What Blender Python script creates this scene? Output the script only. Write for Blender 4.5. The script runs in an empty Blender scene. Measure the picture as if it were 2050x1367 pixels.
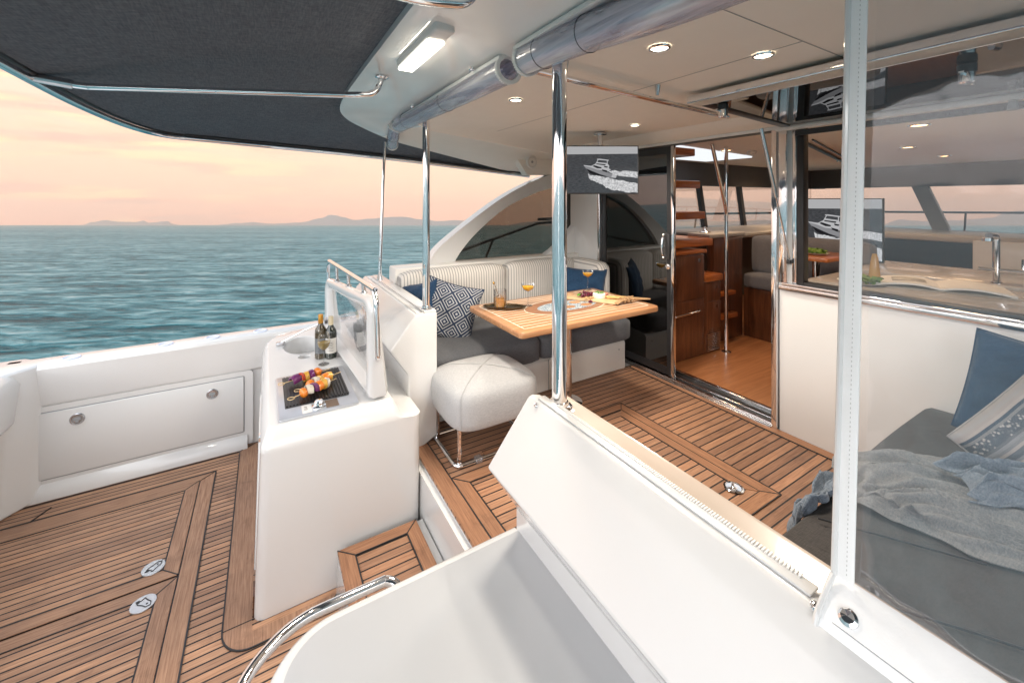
import bpy, bmesh, math, random
from mathutils import Vector, Matrix
random.seed(7)
S = bpy.context.scene
COL = S.collection
R_ = math.radians

# ------------------------------------------------------------------ camera
# boat frame: +X forward, +Y port, lower deck at z = 0, eye 1.95 m above it
HEAD = math.atan(495 / 825)
cd = bpy.data.cameras.new('camera'); cam = bpy.data.objects.new('camera', cd); COL.objects.link(cam)
cam.location = (0, 0, 1.95); cam.rotation_euler = (R_(90), 0, -HEAD)
cd.sensor_width = 36; cd.lens = 825 / 2050 * 36; cd.shift_y = (400 - 683.5) / 2050
cd.clip_start = 0.02; cd.clip_end = 30000
S.camera = cam
# the boat trims bow-up, so the sea horizon lies 3.5 degrees under the deck's own level
TH = math.atan(50 / 825)
VR = Vector((math.cos(HEAD), -math.sin(HEAD), 0)); VF0 = Vector((math.sin(HEAD), math.cos(HEAD), 0))
VF = VF0 * math.cos(TH) - Vector((0, 0, 1)) * math.sin(TH)
VN = VR.cross(VF)
SEA = Matrix(((VR.x, VF.x, VN.x, 0), (VR.y, VF.y, VN.y, 0), (VR.z, VF.z, VN.z, -0.85), (0, 0, 0, 1)))

# ------------------------------------------------------------------ world
W = bpy.data.worlds.new('World'); S.world = W; W.use_nodes = True
nt = W.node_tree; nt.nodes.clear()
def N(t, **k):
    n = nt.nodes.new(t)
    for a, b in k.items(): setattr(n, a, b)
    return n
def ramp(node, pts):
    cr = node.color_ramp
    while len(cr.elements) > 1: cr.elements.remove(cr.elements[-1])
    for i, (p, c) in enumerate(pts):
        e = cr.elements[0] if i == 0 else cr.elements.new(p)
        e.position = p; e.color = (*c, 1) if len(c) == 3 else c
def build_world():
    L = nt.links
    tc = N('ShaderNodeTexCoord')
    dn = N('ShaderNodeVectorMath', operation='DOT_PRODUCT'); dn.inputs[1].default_value = VN
    L.new(tc.outputs['Generated'], dn.inputs[0])
    el = N('ShaderNodeMapRange'); el.inputs[1].default_value = -0.1; el.inputs[2].default_value = 0.9
    L.new(dn.outputs['Value'], el.inputs[0])
    fwd = N('ShaderNodeValToRGB')
    ramp(fwd, [(0, (1.42, .74, .53)), (.1, (1.50, .77, .56)), (.14, (1.43, .80, .57)), (.25, (1.30, .85, .62)), (.42, (1.1, .92, .78)), (.62, (.75, .86, 1.0)), (1, (.55, .70, .95))])
    L.new(el.outputs[0], fwd.inputs[0])
    # yellower to the right of the view
    dr = N('ShaderNodeVectorMath', operation='DOT_PRODUCT'); dr.inputs[1].default_value = VR
    L.new(tc.outputs['Generated'], dr.inputs[0])
    mr = N('ShaderNodeMapRange'); mr.inputs[1].default_value = -.9; mr.inputs[2].default_value = .3
    L.new(dr.outputs['Value'], mr.inputs[0])
    tint = N('ShaderNodeMixRGB', blend_type='MULTIPLY'); tint.inputs[2].default_value = (1.0, 1.07, 1.06, 1)
    L.new(mr.outputs[0], tint.inputs[0]); L.new(fwd.outputs[0], tint.inputs[1])
    # long thin clouds
    mp = N('ShaderNodeMapping'); mp.inputs['Scale'].default_value = (2.2, 2.2, 17)
    L.new(tc.outputs['Generated'], mp.inputs[0])
    no = N('ShaderNodeTexNoise'); no.inputs['Scale'].default_value = 1.5; no.inputs['Detail'].default_value = 7; no.inputs['Roughness'].default_value = .55
    no.inputs['Distortion'].default_value = .5
    L.new(mp.outputs[0], no.inputs[0])
    cr = N('ShaderNodeValToRGB'); ramp(cr, [(.45, (0, 0, 0)), (.54, (.7, .7, .7)), (.62, (1, 1, 1))])
    L.new(no.outputs[0], cr.inputs[0])
    lft = N('ShaderNodeMapRange'); lft.inputs[1].default_value = -.35; lft.inputs[2].default_value = -.75; lft.inputs[3].default_value = .06; lft.inputs[4].default_value = .85
    L.new(dr.outputs['Value'], lft.inputs[0])
    cf = N('ShaderNodeMath', operation='MULTIPLY'); L.new(cr.outputs[0], cf.inputs[0]); L.new(lft.outputs[0], cf.inputs[1])
    no2 = N('ShaderNodeTexNoise'); no2.inputs['Scale'].default_value = 3; L.new(mp.outputs[0], no2.inputs[0])
    cc = N('ShaderNodeValToRGB'); ramp(cc, [(.38, (.95, .62, .52)), (.5, (1.45, .70, .50)), (.62, (1.6, 1.08, .62))]); L.new(no2.outputs[0], cc.inputs[0])
    cl = N('ShaderNodeMixRGB'); L.new(cf.outputs[0], cl.inputs[0]); L.new(tint.outputs[0], cl.inputs[1]); L.new(cc.outputs[0], cl.inputs[2])
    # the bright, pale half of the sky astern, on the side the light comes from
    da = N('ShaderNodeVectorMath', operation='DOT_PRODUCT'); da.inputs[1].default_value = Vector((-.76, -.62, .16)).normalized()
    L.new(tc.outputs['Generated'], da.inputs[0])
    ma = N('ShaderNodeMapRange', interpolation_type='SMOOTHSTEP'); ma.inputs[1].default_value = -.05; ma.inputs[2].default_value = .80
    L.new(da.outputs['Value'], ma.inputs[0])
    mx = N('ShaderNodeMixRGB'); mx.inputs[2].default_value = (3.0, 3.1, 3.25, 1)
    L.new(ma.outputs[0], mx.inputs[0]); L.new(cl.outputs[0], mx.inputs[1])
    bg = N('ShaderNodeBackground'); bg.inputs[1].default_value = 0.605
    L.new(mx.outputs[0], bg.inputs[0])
    o = N('ShaderNodeOutputWorld'); L.new(bg.outputs[0], o.inputs[0])
build_world()
sd = bpy.data.lights.new('sun', 'SUN'); sun = bpy.data.objects.new('sun', sd); COL.objects.link(sun)
sd.energy = .48; sd.angle = R_(16); sd.color = (1, .96, .91)
sun.rotation_euler = Vector((.74, .60, -.21)).to_track_quat('-Z', 'Y').to_euler()
S.view_settings.view_transform = 'Standard'; S.view_settings.look = 'None'; S.view_settings.gamma = 1
S.view_settings.exposure = 0.86
S.cycles.max_bounces = 12; S.cycles.diffuse_bounces = 5; S.cycles.glossy_bounces = 6; S.cycles.transparent_max_bounces = 24; S.cycles.transmission_bounces = 6
S.cycles.use_denoising = True; S.cycles.sample_clamp_indirect = 6

# ------------------------------------------------------------------ materials
def srgb(r, g, b): return tuple(((c / 255) / 12.92 if c / 255 < .04045 else ((c / 255 + .055) / 1.055) ** 2.4) for c in (r, g, b))
class Mt:
    """small node helper around one material"""
    def __init__(s, name):
        s.m = bpy.data.materials.new(name); s.m.use_nodes = True; s.t = s.m.node_tree; s.t.nodes.clear()
        s.o = s.n('ShaderNodeOutputMaterial')
    def n(s, t, **k):
        x = s.t.nodes.new(t)
        for a, b in k.items(): setattr(x, a, b)
        return x
    def l(s, a, b): s.t.links.new(a, b)
    def coord(s, kind='Object', scale=(1, 1, 1), rot=(0, 0, 0)):
        tc = s.n('ShaderNodeTexCoord'); mp = s.n('ShaderNodeMapping'); mp.inputs['Scale'].default_value = scale; mp.inputs['Rotation'].default_value = rot
        s.l(tc.outputs[kind], mp.inputs[0]); return mp.outputs[0]
    def noise(s, co, scale, detail=3, rough=.5, dist=0):
        x = s.n('ShaderNodeTexNoise'); x.inputs['Scale'].default_value = scale; x.inputs['Detail'].default_value = detail; x.inputs['Roughness'].default_value = rough; x.inputs['Distortion'].default_value = dist
        s.l(co, x.inputs[0]); return x.outputs[0]
    def ramp(s, f, pts):
        x = s.n('ShaderNodeValToRGB'); ramp(x, pts); s.l(f, x.inputs[0]); return x.outputs[0]
    def mix(s, f, a, b, bt='MIX'):
        x = s.n('ShaderNodeMixRGB', blend_type=bt)
        for i, v in enumerate((f, a, b)):
            if hasattr(v, 'is_linked'): s.l(v, x.inputs[i])
            else: x.inputs[i].default_value = v if i == 0 else (*v[:3], 1)
        return x.outputs[0]
    def math(s, op, a, b=None, c=None):
        x = s.n('ShaderNodeMath', operation=op)
        for i, v in enumerate((a, b, c)):
            if v is None: continue
            if hasattr(v, 'is_linked'): s.l(v, x.inputs[i])
            else: x.inputs[i].default_value = v
        return x.outputs[0]
    def sep(s, co):
        x = s.n('ShaderNodeSeparateXYZ'); s.l(co, x.inputs[0]); return x.outputs
    def bump(s, h, dist, strength=1, nrm=None):
        b = s.n('ShaderNodeBump'); b.inputs['Distance'].default_value = dist; b.inputs['Strength'].default_value = strength
        s.l(h, b.inputs['Height'])
        if nrm is not None: s.l(nrm, b.inputs['Normal'])
        return b.outputs[0]
    def pbr(s, base, rough=.5, metal=0, coat=0, nrm=None, spec=.5, emit=None, es=0, sheen=0, trans=0, ior=1.5):
        p = s.n('ShaderNodeBsdfPrincipled')
        def put(k, v):
            if hasattr(v, 'is_linked'): s.l(v, p.inputs[k])
            else: p.inputs[k].default_value = (*v[:3], 1) if isinstance(v, (tuple, list)) else v
        put('Base Color', base); put('Roughness', rough); put('Metallic', metal); put('Coat Weight', coat); p.inputs['Coat Roughness'].default_value = .06
        put('Specular IOR Level', spec); put('Sheen Weight', sheen); put('Transmission Weight', trans); put('IOR', ior)
        if nrm is not None: s.l(nrm, p.inputs['Normal'])
        if emit is not None: put('Emission Color', emit); p.inputs['Emission Strength'].default_value = es
        s.l(p.outputs[0], s.o.inputs[0]); s.p = p; return s.m

def gelcoat(name, col=(.70, .695, .685), rough=.24, coat=.75):
    k = Mt(name); co = k.coord()
    big = k.noise(co, 2.5, 2); fine = k.noise(co, 60, 2)
    c = k.mix(k.math('MULTIPLY', big, .15), col, tuple(x * .96 for x in col))
    r = k.math('ADD', k.math('MULTIPLY', fine, .05), rough - .02)
    return k.pbr(c, r, coat=coat, nrm=k.bump(fine, .0003, .2))
def plain(name, col, rough=.5, metal=0, coat=0, bump=0, bs=200, var=.1, spec=.5, sheen=0):
    k = Mt(name); co = k.coord(); v = k.noise(co, 9, 3)
    c = k.mix(v, tuple(x * (1 - var) for x in col), tuple(min(1, x * (1 + var)) for x in col))
    n = k.bump(k.noise(co, bs, 2), .001, bump) if bump else None
    return k.pbr(c, rough, metal, coat, n, spec, sheen=sheen)
def chrome(name, col=(.86, .86, .87), rough=.06):
    k = Mt(name); co = k.coord(); v = k.noise(co, 14, 3)
    return k.pbr(col, k.math('ADD', k.math('MULTIPLY', v, .06), rough - .03), 1, nrm=k.bump(k.noise(co, 6, 1), .002, .06))
def cloth(name, a, b, scale=420, bump=.5, sheen=.15, big=.12):
    k = Mt(name); co = k.coord()
    s = k.sep(co)
    wx = k.noise(k.coord(scale=(1, .12, 1)), scale, 2); wy = k.noise(k.coord(scale=(.12, 1, .6)), scale, 2)
    w = k.math('MULTIPLY', k.math('ADD', wx, wy), .5)
    c = k.mix(k.ramp(w, [(.35, (0, 0, 0)), (.65, (1, 1, 1))]), a, b)
    c = k.mix(big, c, k.mix(k.noise(co, 7, 3), (0, 0, 0), (1, 1, 1)), 'SOFT_LIGHT')
    return k.pbr(c, .92, nrm=k.bump(w, .0015, bump, k.bump(k.noise(co, 5, 3, .55, .6), .03, .16)), spec=.2, sheen=sheen)
def teak(name, across=1, w=.042, off=0.0, lo=(146, 110, 86), hi=(196, 156, 126), seam=True, warm=1.0, sw=.0075):
    k = Mt(name); co = k.coord(); s = k.sep(co)
    u = s[across]
    q = k.math('DIVIDE', k.math('ADD', u, 40 * w + off), w)
    fl = k.math('FLOOR', q); fr = k.math('FRACT', q)
    wn = k.n('ShaderNodeTexWhiteNoise', noise_dimensions='1D'); k.l(fl, wn.inputs['W'])
    al = (3, 70, 1) if across == 1 else (70, 3, 1)
    sh = k.n('ShaderNodeVectorMath', operation='ADD'); k.l(k.coord(scale=al), sh.inputs[0])
    cb = k.n('ShaderNodeCombineXYZ'); k.l(k.math('MULTIPLY', wn.outputs['Value'], 9), cb.inputs[0]); k.l(fl, cb.inputs[2]); k.l(cb.outputs[0], sh.inputs[1])
    g = k.noise(sh.outputs[0], 2.2, 5, .6, .3)
    c = k.mix(k.ramp(g, [(.3, (0, 0, 0)), (.7, (1, 1, 1))]), srgb(*lo), srgb(*hi))
    tone = k.ramp(wn.outputs['Value'], [(0, (.72, .70, .72)), (.5, (1.0, .99, .98)), (1, (1.18, 1.12, 1.06))])
    c = k.mix(1.0, c, tone, 'MULTIPLY')
    c = k.mix(.6, c, k.ramp(k.noise(co, 2.6, 5, .6), [(.3, (.74, .74, .78)), (.5, (1, .99, .98)), (.7, (1.14, 1.10, 1.06))]), 'MULTIPLY')
    c = k.mix(.5, c, k.ramp(k.noise(co, 9, 4, .7), [(.34, (.72, .70, .70)), (.42, (1, 1, 1))]), 'MULTIPLY')
    h = g
    if seam:
        m = k.math('LESS_THAN', k.math('ABSOLUTE', k.math('SUBTRACT', fr, .5)), .5 - sw / w / 2)
        c = k.mix(m, (.018, .017, .018), c)
        h = k.math('MULTIPLY', g, m)
        r = k.math('SUBTRACT', .58, k.math('MULTIPLY', g, .12))
    else: r = .52
    return k.pbr(c, r, nrm=k.bump(h, .0012, .5), spec=.4)
def wood(name, lo, hi, axis=2, scale=1, rough=.28, coat=.35):
    k = Mt(name); al = [14, 14, 14]; al[axis] = 1.1
    co = k.coord(scale=tuple(x * scale for x in al)); g = k.noise(co, 1.6, 6, .62, 1.4)
    c = k.ramp(g, [(.28, lo), (.5, tuple((a + b) / 2 for a, b in zip(lo, hi))), (.72, hi)])
    return k.pbr(c, rough, coat=coat, nrm=k.bump(g, .0006, .3))
def clear(name, tint=(.97, .97, .98), gloss=.04, film=(.6, .6, .65), filmf=.03, edge=.5, wav=0, rough=.02, wscale=3):
    """see-through sheet: straight transparency plus a surface reflection"""
    k = Mt(name); t = k.n('ShaderNodeBsdfTransparent'); t.inputs[0].default_value = (*tint, 1)
    g = k.n('ShaderNodeBsdfGlossy'); g.inputs['Roughness'].default_value = rough
    d = k.n('ShaderNodeBsdfDiffuse'); d.inputs[0].default_value = (*film, 1)
    lw = k.n('ShaderNodeFresnel'); lw.inputs[0].default_value = 1.45
    if wav:
        b = k.bump(k.noise(k.coord(), wscale, 3), .02, wav); k.l(b, g.inputs['Normal']); k.l(b, lw.inputs['Normal'])
    f = k.math('MAXIMUM', k.math('MULTIPLY', lw.outputs[0], edge), gloss)
    m0 = k.n('ShaderNodeMixShader'); m0.inputs[0].default_value = filmf; k.l(t.outputs[0], m0.inputs[1]); k.l(d.outputs[0], m0.inputs[2])
    m1 = k.n('ShaderNodeMixShader'); k.l(f, m1.inputs[0]); k.l(m0.outputs[0], m1.inputs[1]); k.l(g.outputs[0], m1.inputs[2])
    k.l(m1.outputs[0], k.o.inputs[0]); return k.m
def glow(name, col, st):
    k = Mt(name); e = k.n('ShaderNodeEmission'); e.inputs[0].default_value = (*col, 1); e.inputs[1].default_value = st
    k.l(e.outputs[0], k.o.inputs[0]); return k.m

WHITE = gelcoat('white_gelcoat'); CREAM = gelcoat('cream_gelcoat', (.76, .735, .69), .35, .25)
NONSKID = gelcoat('grey_white_gelcoat', (.47, .48, .49), .32, .35)
ROOFW = gelcoat('roof_gelcoat', (.84, .82, .80), .12, 1.0)
LINER = plain('headliner_vinyl', (.83, .78, .715), .6, bump=.3, bs=500, var=.03)
CHROME = chrome('polished_stainless'); STEEL = chrome('brushed_steel', (.62, .62, .63), .25)
BLACK = plain('black_rubber', (.02, .02, .022), .4); DARKM = plain('black_metal', (.03, .03, .032), .3)
GREYP = plain('grey_plastic', (.30, .31, .32), .4); WPLAST = plain('white_plastic', (.78, .77, .75), .4)
TEAKX = teak('teak_planks', 1, .0415, .004); TEAKU = teak('warm_teak_planks', 1, .050, .0, (140, 103, 80), (178, 138, 110))
TEAKBX = teak('teak_board_lengthwise', 1, 2.0, .3, seam=False); TEAKBY = teak('teak_board_crosswise', 0, 2.0, .3, seam=False)
TEAKUX = teak('warm_teak_board_lengthwise', 1, 2.0, .3, (144, 102, 76), (184, 138, 104), seam=False); TEAKUY = teak('warm_teak_board_crosswise', 0, 2.0, .3, (144, 102, 76), (184, 138, 104), seam=False)
WALNUT = wood('walnut', srgb(58, 31, 18), srgb(120, 72, 45)); OAKF = wood('oak_floor', srgb(150, 92, 56), srgb(194, 134, 90), 0, .8, .3, .3)
TREADW = wood('orange_teak_tread', srgb(150, 78, 34), srgb(205, 122, 62), 0)
TABLEW = wood('table_teak', srgb(164, 110, 70), srgb(204, 156, 114), 0, 1.2, .3, .3)
SLATE = cloth('slate_fabric', (.075, .078, .085), (.125, .128, .138)); TAUPE = cloth('taupe_fabric', (.026, .023, .022), (.056, .050, .047))
OTTO = cloth('light_grey_fabric', (.36, .36, .37), (.50, .497, .49), 520, .35, .15, .04); NAVY = cloth('navy_fabric', (.010, .032, .075), (.025, .065, .13), 300)
AWN = cloth('charcoal_canvas', (.075, .086, .104), (.150, .166, .192), 200, .6, .05)
DENIM = cloth('blue_grey_linen', (.085, .11, .145), (.18, .215, .26), 300, .6); GREYT = cloth('grey_linen', (.12, .127, .134), (.215, .222, .228), 300, .6)
VINYL = clear('clear_vinyl', (.93, .935, .95), .085, (.76, .80, .85), .09, 1.6, .35, .03)
GLASS = clear('clear_glass', (.97, .97, .97), .05, (.8, .8, .8), .01, .7)
TINT = clear('tinted_glass', (.09, .088, .09), .15, (.02, .02, .02), .02, 1.0, rough=.01)
FLAPG = clear('dark_mirror_glass', (.08, .08, .08), .42, (.02, .02, .02), .02, 1.0, rough=.01)
SMOKE = clear('smoked_window_glass', (.76, .74, .73), .03, (.1, .1, .1), .01, .4)
MESHW = clear('dark_mesh_screen', (.50, .47, .43), .02, (.08, .074, .066), .14, .1)

def striped_ticking():
    k = Mt('striped_ticking_fabric'); s = k.sep(k.coord())
    fr = k.math('FRACT', k.math('MULTIPLY', s[0], 1 / .024))
    a = k.math('ABSOLUTE', k.math('SUBTRACT', fr, .5))
    c = k.mix(k.ramp(a, [(.12, (0, 0, 0)), (.2, (1, 1, 1))]), (.36, .345, .33), (.70, .67, .63))
    return k.pbr(c, .85, nrm=k.bump(a, .006, .6), spec=.2)
TICK = striped_ticking()
def diamond_cloth():
    k = Mt('navy_diamond_fabric'); co = k.coord('UV', (4.3, 4.3, 1), (0, 0, R_(45))); s = k.sep(co)
    fx = k.math('ABSOLUTE', k.math('SUBTRACT', k.math('FRACT', s[0]), .5)); fy = k.math('ABSOLUTE', k.math('SUBTRACT', k.math('FRACT', s[1]), .5))
    m = k.math('MAXIMUM', fx, fy)
    r = k.math('FRACT', k.math('MULTIPLY', m, 5.6))
    line = k.math('LESS_THAN', r, .42)
    c = k.mix(line, (.018, .035, .075), (.40, .41, .42))
    return k.pbr(c, .85, nrm=k.bump(line, .001, .5), spec=.2, sheen=.2)
DIAM = diamond_cloth()
def stripe_floral():
    k = Mt('blue_grey_patterned_stripe_fabric'); co = k.coord('UV'); s = k.sep(co)
    wq = k.n('ShaderNodeTexWhiteNoise', noise_dimensions='1D'); k.l(k.math('FLOOR', k.math('MULTIPLY', s[0], 64)), wq.inputs['W']); wn = k.math('ADD', k.math('MULTIPLY', wq.outputs['Value'], .30), .35)
    band = k.ramp(wn, [(.36, srgb(62, 72, 86)), (.41, srgb(158, 156, 156)), (.44, srgb(84, 90, 100)), (.47, srgb(140, 140, 144)), (.50, srgb(70, 80, 92)), (.53, srgb(150, 146, 144)), (.56, srgb(90, 94, 102)), (.60, srgb(166, 158, 154)), (.64, srgb(74, 82, 94))])
    v = k.n('ShaderNodeTexVoronoi'); v.inputs['Scale'].default_value = 44; k.l(k.coord('UV'), v.inputs[0])
    fl = k.ramp(v.outputs['Distance'], [(.22, srgb(160, 156, 154)), (.36, srgb(96, 100, 106)), (.5, srgb(78, 84, 94))])
    sel = k.math('LESS_THAN', k.math('ABSOLUTE', k.math('SUBTRACT', k.math('FRACT', k.math('MULTIPLY', s[0], 4.0)), .5)), .13)
    return k.pbr(k.mix(sel, band, fl), .88, nrm=k.bump(k.noise(co, 200, 2), .001, .5), spec=.2)
FLOR = stripe_floral()

# ------------------------------------------------------------------ geometry
class G:
    def __init__(s): s.v = []; s.f = []; s.uv = []
    def add(s, vs, fs, uvs=None, M=None):
        b = len(s.v)
        for i, p in enumerate(vs):
            p = Vector(p); s.v.append(M @ p if M else p); s.uv.append(uvs[i] if uvs else (0, 0))
        s.f += [tuple(b + i for i in f) for f in fs]; return s
    def box(s, x0, x1, y0, y1, z0, z1, M=None):
        vs = [(x, y, z) for z in (z0, z1) for y in (y0, y1) for x in (x0, x1)]
        return s.add(vs, [(0, 2, 3, 1), (4, 5, 7, 6), (0, 1, 5, 4), (2, 6, 7, 3), (0, 4, 6, 2), (1, 3, 7, 5)], None, M)
    def loft(s, rings, cap=True, closed=True, M=None):
        n = len(rings[0]); vs = [p for r in rings for p in r]; fs = []
        for i in range(len(rings) - 1):
            for j in range(n if closed else n - 1):
                a, b = i * n + j, i * n + (j + 1) % n
                fs.append((a, b, b + n, a + n))
        if cap and closed: fs += [tuple(range(n))[::-1], tuple(range((len(rings) - 1) * n, len(rings) * n))]
        return s.add(vs, fs, None, M)
    def prism(s, poly, ax, a0, a1, M=None):
        def p3(p, a):
            return (a, p[0], p[1]) if ax == 'x' else (p[0], a, p[1]) if ax == 'y' else (p[0], p[1], a)
        return s.loft([[p3(p, a0) for p in poly], [p3(p, a1) for p in poly]], M=M)
    def tube(s, pts, r, n=12, cap=True, closed=False, M=None):
        P = [Vector(p) for p in pts]; rr = r if isinstance(r, (list, tuple)) else [r] * len(P); rings = []; up = None
        m = len(P)
        for i, p in enumerate(P):
            a = P[(i - 1) % m] if (i or closed) else p; b = P[(i + 1) % m] if (i < m - 1 or closed) else p
            t = (b - a).normalized()
            if up is None: up = t.orthogonal().normalized()
            up = (up - t * up.dot(t)).normalized(); w = t.cross(up)
            rings.append([p + (up * math.cos(2 * math.pi * j / n) + w * math.sin(2 * math.pi * j / n)) * rr[i] for j in range(n)])
        if closed: rings.append(rings[0])
        return s.loft(rings, cap and not closed, M=M)
    def cyl(s, c, r, z0, z1, n=24, M=None): return s.tube([(c[0], c[1], z0), (c[0], c[1], z1)], r, n, M=M)
    def lathe(s, prof, c=(0, 0, 0), n=28, M=None, cap=False):
        rings = [[(c[0] + r * math.cos(2 * math.pi * j / n), c[1] + r * math.sin(2 * math.pi * j / n), c[2] + z) for j in range(n)] for r, z in prof]
        return s.loft(rings, cap, M=M)
    def ball(s, c, r, n=14, sc=(1, 1, 1), M=None):
        prof = [(max(.0001, r * math.sin(math.pi * i / n)), -r * math.cos(math.pi * i / n)) for i in range(n + 1)]
        T = Matrix.Translation(c) @ Matrix.Diagonal((*sc, 1))
        return s.lathe(prof, n=n + 4, M=(M @ T if M else T))
    def grid(s, fn, nu, nv, M=None):
        vs = []; uv = []
        for j in range(nv + 1):
            for i in range(nu + 1):
                u, v = i / nu, j / nv; vs.append(fn(u, v)); uv.append((u, v))
        fs = [(j * (nu + 1) + i, j * (nu + 1) + i + 1, (j + 1) * (nu + 1) + i + 1, (j + 1) * (nu + 1) + i) for j in range(nv) for i in range(nu)]
        return s.add(vs, fs, uv, M)
    def slab(s, fn, nu, nv, t, M=None):
        """grid with thickness t along the averaged normal"""
        e = 1e-3
        def nrm(u, v):
            u0, u1, v0, v1 = max(0, u - e), min(1, u + e), max(0, v - e), min(1, v + e)
            return (Vector(fn(u1, v)) - Vector(fn(u0, v))).cross(Vector(fn(u, v1)) - Vector(fn(u, v0))).normalized()
        top, bot, uv = [], [], []
        for j in range(nv + 1):
            for i in range(nu + 1):
                u, v = i / nu, j / nv; p = Vector(fn(u, v)); q = nrm(u, v) * (t / 2); top.append(p + q); bot.append(p - q); uv.append((u, v))
        k = nu + 1; n = len(top); fs = []
        for j in range(nv):
            for i in range(nu):
                a = j * k + i; fs.append((a, a + 1, a + 1 + k, a + k)); fs.append((n + a, n + a + k, n + a + 1 + k, n + a + 1))
        for i in range(nu):
            fs.append((i, n + i, n + i + 1, i + 1)); a = nv * k + i; fs.append((a, a + 1, n + a + 1, n + a))
        for j in range(nv):
            a = j * k; fs.append((a, a + k, n + a + k, n + a)); a += nu; fs.append((a, n + a, n + a + k, a + k))
        return s.add(top + bot, fs, uv + uv, M)
def fillet(pts, r, n=6):
    P = [Vector(p) for p in pts]; out = [P[0]]
    for i in range(1, len(P) - 1):
        a, b, c = P[i - 1], P[i], P[i + 1]; d1 = (a - b); d2 = (c - b); q = min(r, d1.length * .48, d2.length * .48)
        p1 = b + d1.normalized() * q; p2 = b + d2.normalized() * q
        for k in range(n + 1):
            t = k / n; out.append(p1 * (1 - t) ** 2 + b * 2 * t * (1 - t) + p2 * t * t)
    return out + [P[-1]]
def catm(pts, n=8):
    P = [Vector(p) for p in pts]; P = [P[0] * 2 - P[1]] + P + [P[-1] * 2 - P[-2]]; out = []
    for i in range(1, len(P) - 2):
        for k in range(n):
            t = k / n; a, b, c, d = P[i - 1:i + 3]
            out.append(.5 * ((2 * b) + (c - a) * t + (2 * a - 5 * b + 4 * c - d) * t * t + (3 * b - a - 3 * c + d) * t ** 3))
    return out + [P[-2]]
def rrect(x0, x1, y0, y1, r, n=5):
    o = []
    for cx, cy, a in ((x1 - r, y1 - r, 0), (x0 + r, y1 - r, 90), (x0 + r, y0 + r, 180), (x1 - r, y0 + r, 270)):
        for k in range(n + 1):
            t = R_(a + 90 * k / n); o.append((cx + r * math.cos(t), cy + r * math.sin(t)))
    return o

def mk(name, g, mat, parent=None, bevel=0, seg=2, ang=28, origin=None, flat=False, cutters=()):
    me = bpy.data.meshes.new(name)
    o0 = Vector(origin) if origin is not None else Vector((0, 0, 0))
    me.from_pydata([p - o0 for p in g.v], [], g.f); me.update()
    bm = bmesh.new(); bm.from_mesh(me)
    uvl = bm.loops.layers.uv.new('UVMap'); bm.verts.ensure_lookup_table()
    for f in bm.faces:
        for l in f.loops: l[uvl].uv = g.uv[l.vert.index]
    bmesh.ops.remove_doubles(bm, verts=bm.verts, dist=1e-6)
    bmesh.ops.recalc_face_normals(bm, faces=bm.faces)
    if bevel:
        es = [e for e in bm.edges if len(e.link_faces) == 2 and e.calc_face_angle(0) > R_(30)]
        bmesh.ops.bevel(bm, geom=es, offset=bevel, segments=seg, profile=.5, affect='EDGES', clamp_overlap=True)
    bm.to_mesh(me); bm.free()
    ob = bpy.data.objects.new(name, me); COL.objects.link(ob); me.materials.append(mat)
    if cutters:
        for c in cutters:
            cm = bpy.data.meshes.new('c'); cm.from_pydata([p - o0 for p in c.v], [], c.f)
            b2 = bmesh.new(); b2.from_mesh(cm); bmesh.ops.recalc_face_normals(b2, faces=b2.faces); b2.to_mesh(cm); b2.free()
            co = bpy.data.objects.new('c', cm); COL.objects.link(co)
            md = ob.modifiers.new('b', 'BOOLEAN'); md.operation = 'DIFFERENCE'; md.solver = 'EXACT'; md.object = co
            dg = bpy.context.evaluated_depsgraph_get(); dg.update(); nm = bpy.data.meshes.new_from_object(ob.evaluated_get(dg))
            ob.modifiers.clear(); ob.data = nm; me = nm
            bpy.data.objects.remove(co)
        me.name = name
    if not flat:
        me.polygons.foreach_set('use_smooth', [True] * len(me.polygons)); me.set_sharp_from_angle(angle=R_(ang))
    if parent is not None: ob.parent = parent
    if origin is not None: ob.location = o0
    return ob
def tag(o, label=None, cat=None, group=None, kind=None):
    for k, v in (('label', label), ('category', cat), ('group', group), ('kind', kind)):
        if v: o[k] = v
    return o
def thing(name, label, cat, loc=(0, 0, 0), group=None, rz=0, kind=None):
    o = bpy.data.objects.new(name, None); COL.objects.link(o); o.empty_display_size = .05; o.location = loc; o.rotation_euler = (0, 0, rz)
    return tag(o, label, cat, group, kind)
def wpart(t, name, g, mat, **k):
    """part given in boat coordinates"""
    L = Vector(t.location)
    g.v = [p - L for p in g.v]
    for c in k.get('cutters', ()): c.v = [p - L for p in c.v]
    return mk(name, g, mat, t, **k)
def sub(t2, name, g, mat, **k):
    L = Vector(t2.parent.location) if t2.parent else Vector((0, 0, 0))
    g.v = [p - L for p in g.v]
    return mk(name, g, mat, t2, **k)
def solo(name, label, cat, g, mat, group=None, kind=None, **k):
    n = len(g.v); c = sum(g.v, Vector()) / n; c.z = min(p.z for p in g.v)
    return tag(mk(name, g, mat, origin=c, **k), label, cat, group, kind)
def struct(name, g, mat, label=None, **k): return tag(mk(name, g, mat, **k), label, None, None, 'structure')
def copytree(o, parent=None):
    c = o.copy(); COL.objects.link(c)
    if parent: c.parent = parent
    for ch in list(o.children): copytree(ch, c)
    return c

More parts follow.
